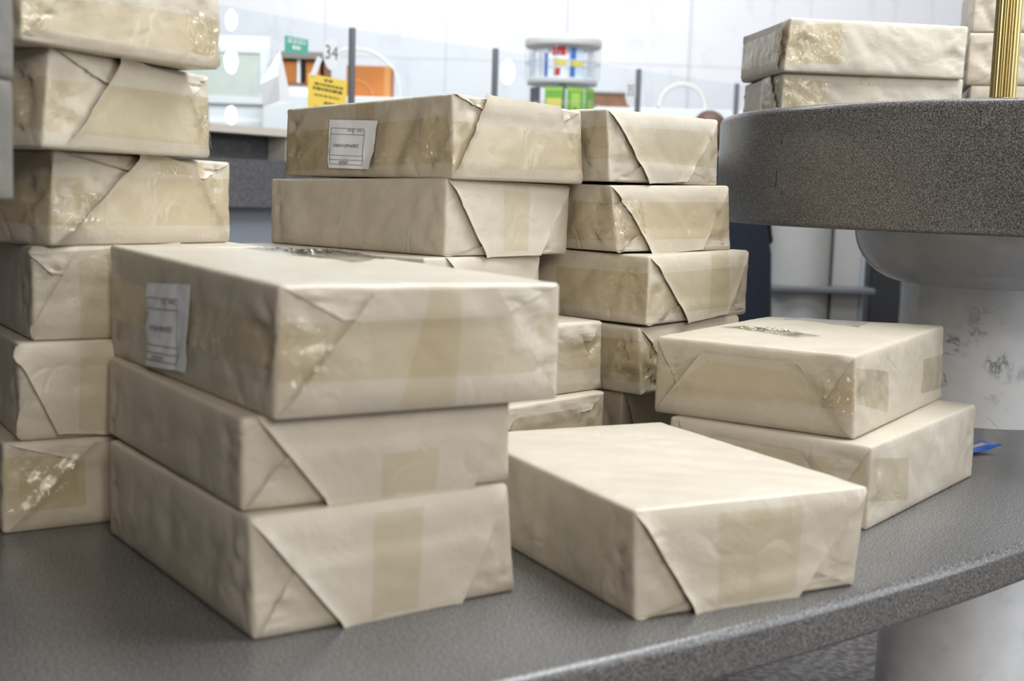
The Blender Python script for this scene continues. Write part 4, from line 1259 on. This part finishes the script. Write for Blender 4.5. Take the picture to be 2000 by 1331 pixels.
for sx, b0 in ((1, 9), (-1, 12)):   # five fingers on each hand
    bx, by, bz = pts[b0]
    k = len(pts); pts.append((bx, by + .012, bz - .055)); rad.append((.036, .014)); ed.append((b0, k))
    for f in range(4):
        dy = (f - 1.5) * .019
        j = len(pts); ln = (.060, .070, .066, .050)[f]
        pts += [(bx, by + .012 + dy, bz - .085), (bx - sx * .006, by + .014 + dy, bz - .085 - ln * .55), (bx - sx * .018, by + .016 + dy, bz - .085 - ln)]
        rad += [.009, .0085, .0075]; ed += [(k, j), (j, j + 1), (j + 1, j + 2)]
    j = len(pts)
    pts += [(bx - sx * .01, by + .05, bz - .05), (bx - sx * .015, by + .058, bz - .09)]; rad += [.011, .009]; ed += [(k, j), (j, j + 1)]
skin_body('body', pts, ed, rad, SKIN, pe)


def loft(secs, n=28):
    """Secs: (z, cx, cy, rx, ry)."""
    V, F = [], []
    for z, cx, cy, rx, ry in secs:
        for k in range(n):
            a = 2 * math.pi * k / n
            fo = 1 + .02 * math.sin(a * 7) * (1 if z < .9 else 0)
            V.append((cx + rx * math.cos(a) * fo, cy + ry * math.sin(a) * fo, z))
    for i in range(len(secs) - 1):
        for k in range(n): F.append((i * n + k, i * n + (k + 1) % n, (i + 1) * n + (k + 1) % n, (i + 1) * n + k))
    return V, F


mesh('coat', *loft([(.64, 0, 0, .32, .21), (.80, 0, 0, .31, .20), (1.0, 0, 0, .30, .175), (1.12, 0, 0, .275, .16), (1.28, 0, 0, .25, .15), (1.38, 0, 0, .215, .125), (1.43, 0, .005, .13, .10), (1.47, hx * .4, .01, .085, .085)]), NAVY, pe, smooth=True)
for sx in (1, -1):
    mesh('sleeve', *tube([(sx * .18, 0, 1.385), (sx * .245, 0, 1.22), (sx * .258, .03, 1.09), (sx * .12, .21, 1.03)], [.07, .068, .062, .05], 14), NAVY, pe, smooth=True)
    mesh('trouser_leg', *loft([(.05, sx * .10, 0, .065, .075), (.30, sx * .098, 0, .07, .078), (.60, sx * .092, 0, .088, .095), (.9, sx * .08, 0, .11, .11)], 18), BLACKC, pe, smooth=True)
    mesh('shoe', *loft([(.0, sx * .10, .06, .05, .125), (.03, sx * .10, .06, .053, .128), (.06, sx * .10, .045, .047, .105), (.09, sx * .10, .0, .05, .06)], 18), BLACKP, pe, smooth=True)
bm = bmesh.new(); bmesh.ops.create_uvsphere(bm, u_segments=28, v_segments=18, radius=1)
rs = random.Random(4)
for v in bm.verts:
    x, y, z = v.co
    r = 1 + .03 * math.sin(9 * math.atan2(y, x) + 3 * z)
    v.co = (hx + x * .085 * r, -.002 + y * .10 * r - (.01 if z < 0 else 0), 1.605 + z * (.088 if z > 0 else .13) * r)
bmesh.ops.delete(bm, geom=[v for v in bm.verts if v.co.y > .055 and v.co.z < 1.645], context='VERTS')
me = bpy.data.meshes.new('hair'); bm.to_mesh(me); bm.free(); me.materials.append(HAIR)
me.polygons.foreach_set('use_smooth', [True] * len(me.polygons))
o = bpy.data.objects.new('hair', me); COL.objects.link(o); o.parent = pe
# face on the far side of the head
for sx in (1, -1):
    bm = bmesh.new(); bmesh.ops.create_uvsphere(bm, u_segments=12, v_segments=8, radius=.012)
    me = bpy.data.meshes.new('eye'); bm.to_mesh(me); bm.free(); me.materials.append(WHITE)
    o = bpy.data.objects.new('eye', me); COL.objects.link(o); o.parent = pe; o.location = (hx + sx * .032, .092, 1.59)
    mesh('ear', *loft([(1.55, hx + sx * .083, .02, .006, .012), (1.58, hx + sx * .09, .02, .008, .018), (1.61, hx + sx * .088, .018, .006, .014)], 12), SKIN, pe, smooth=True)
mesh('nose', [(hx - .012, .098, 1.555), (hx + .012, .098, 1.555), (hx, .118, 1.558), (hx, .094, 1.598)], [(0, 1, 2), (0, 2, 3), (1, 3, 2), (0, 3, 1)], SKIN, pe)
mesh('mouth', *tube([(hx - .024, .090, 1.522), (hx, .098, 1.524), (hx + .024, .090, 1.522)], .005, 6), simple('lips', (.35, .12, .11), .5), pe)
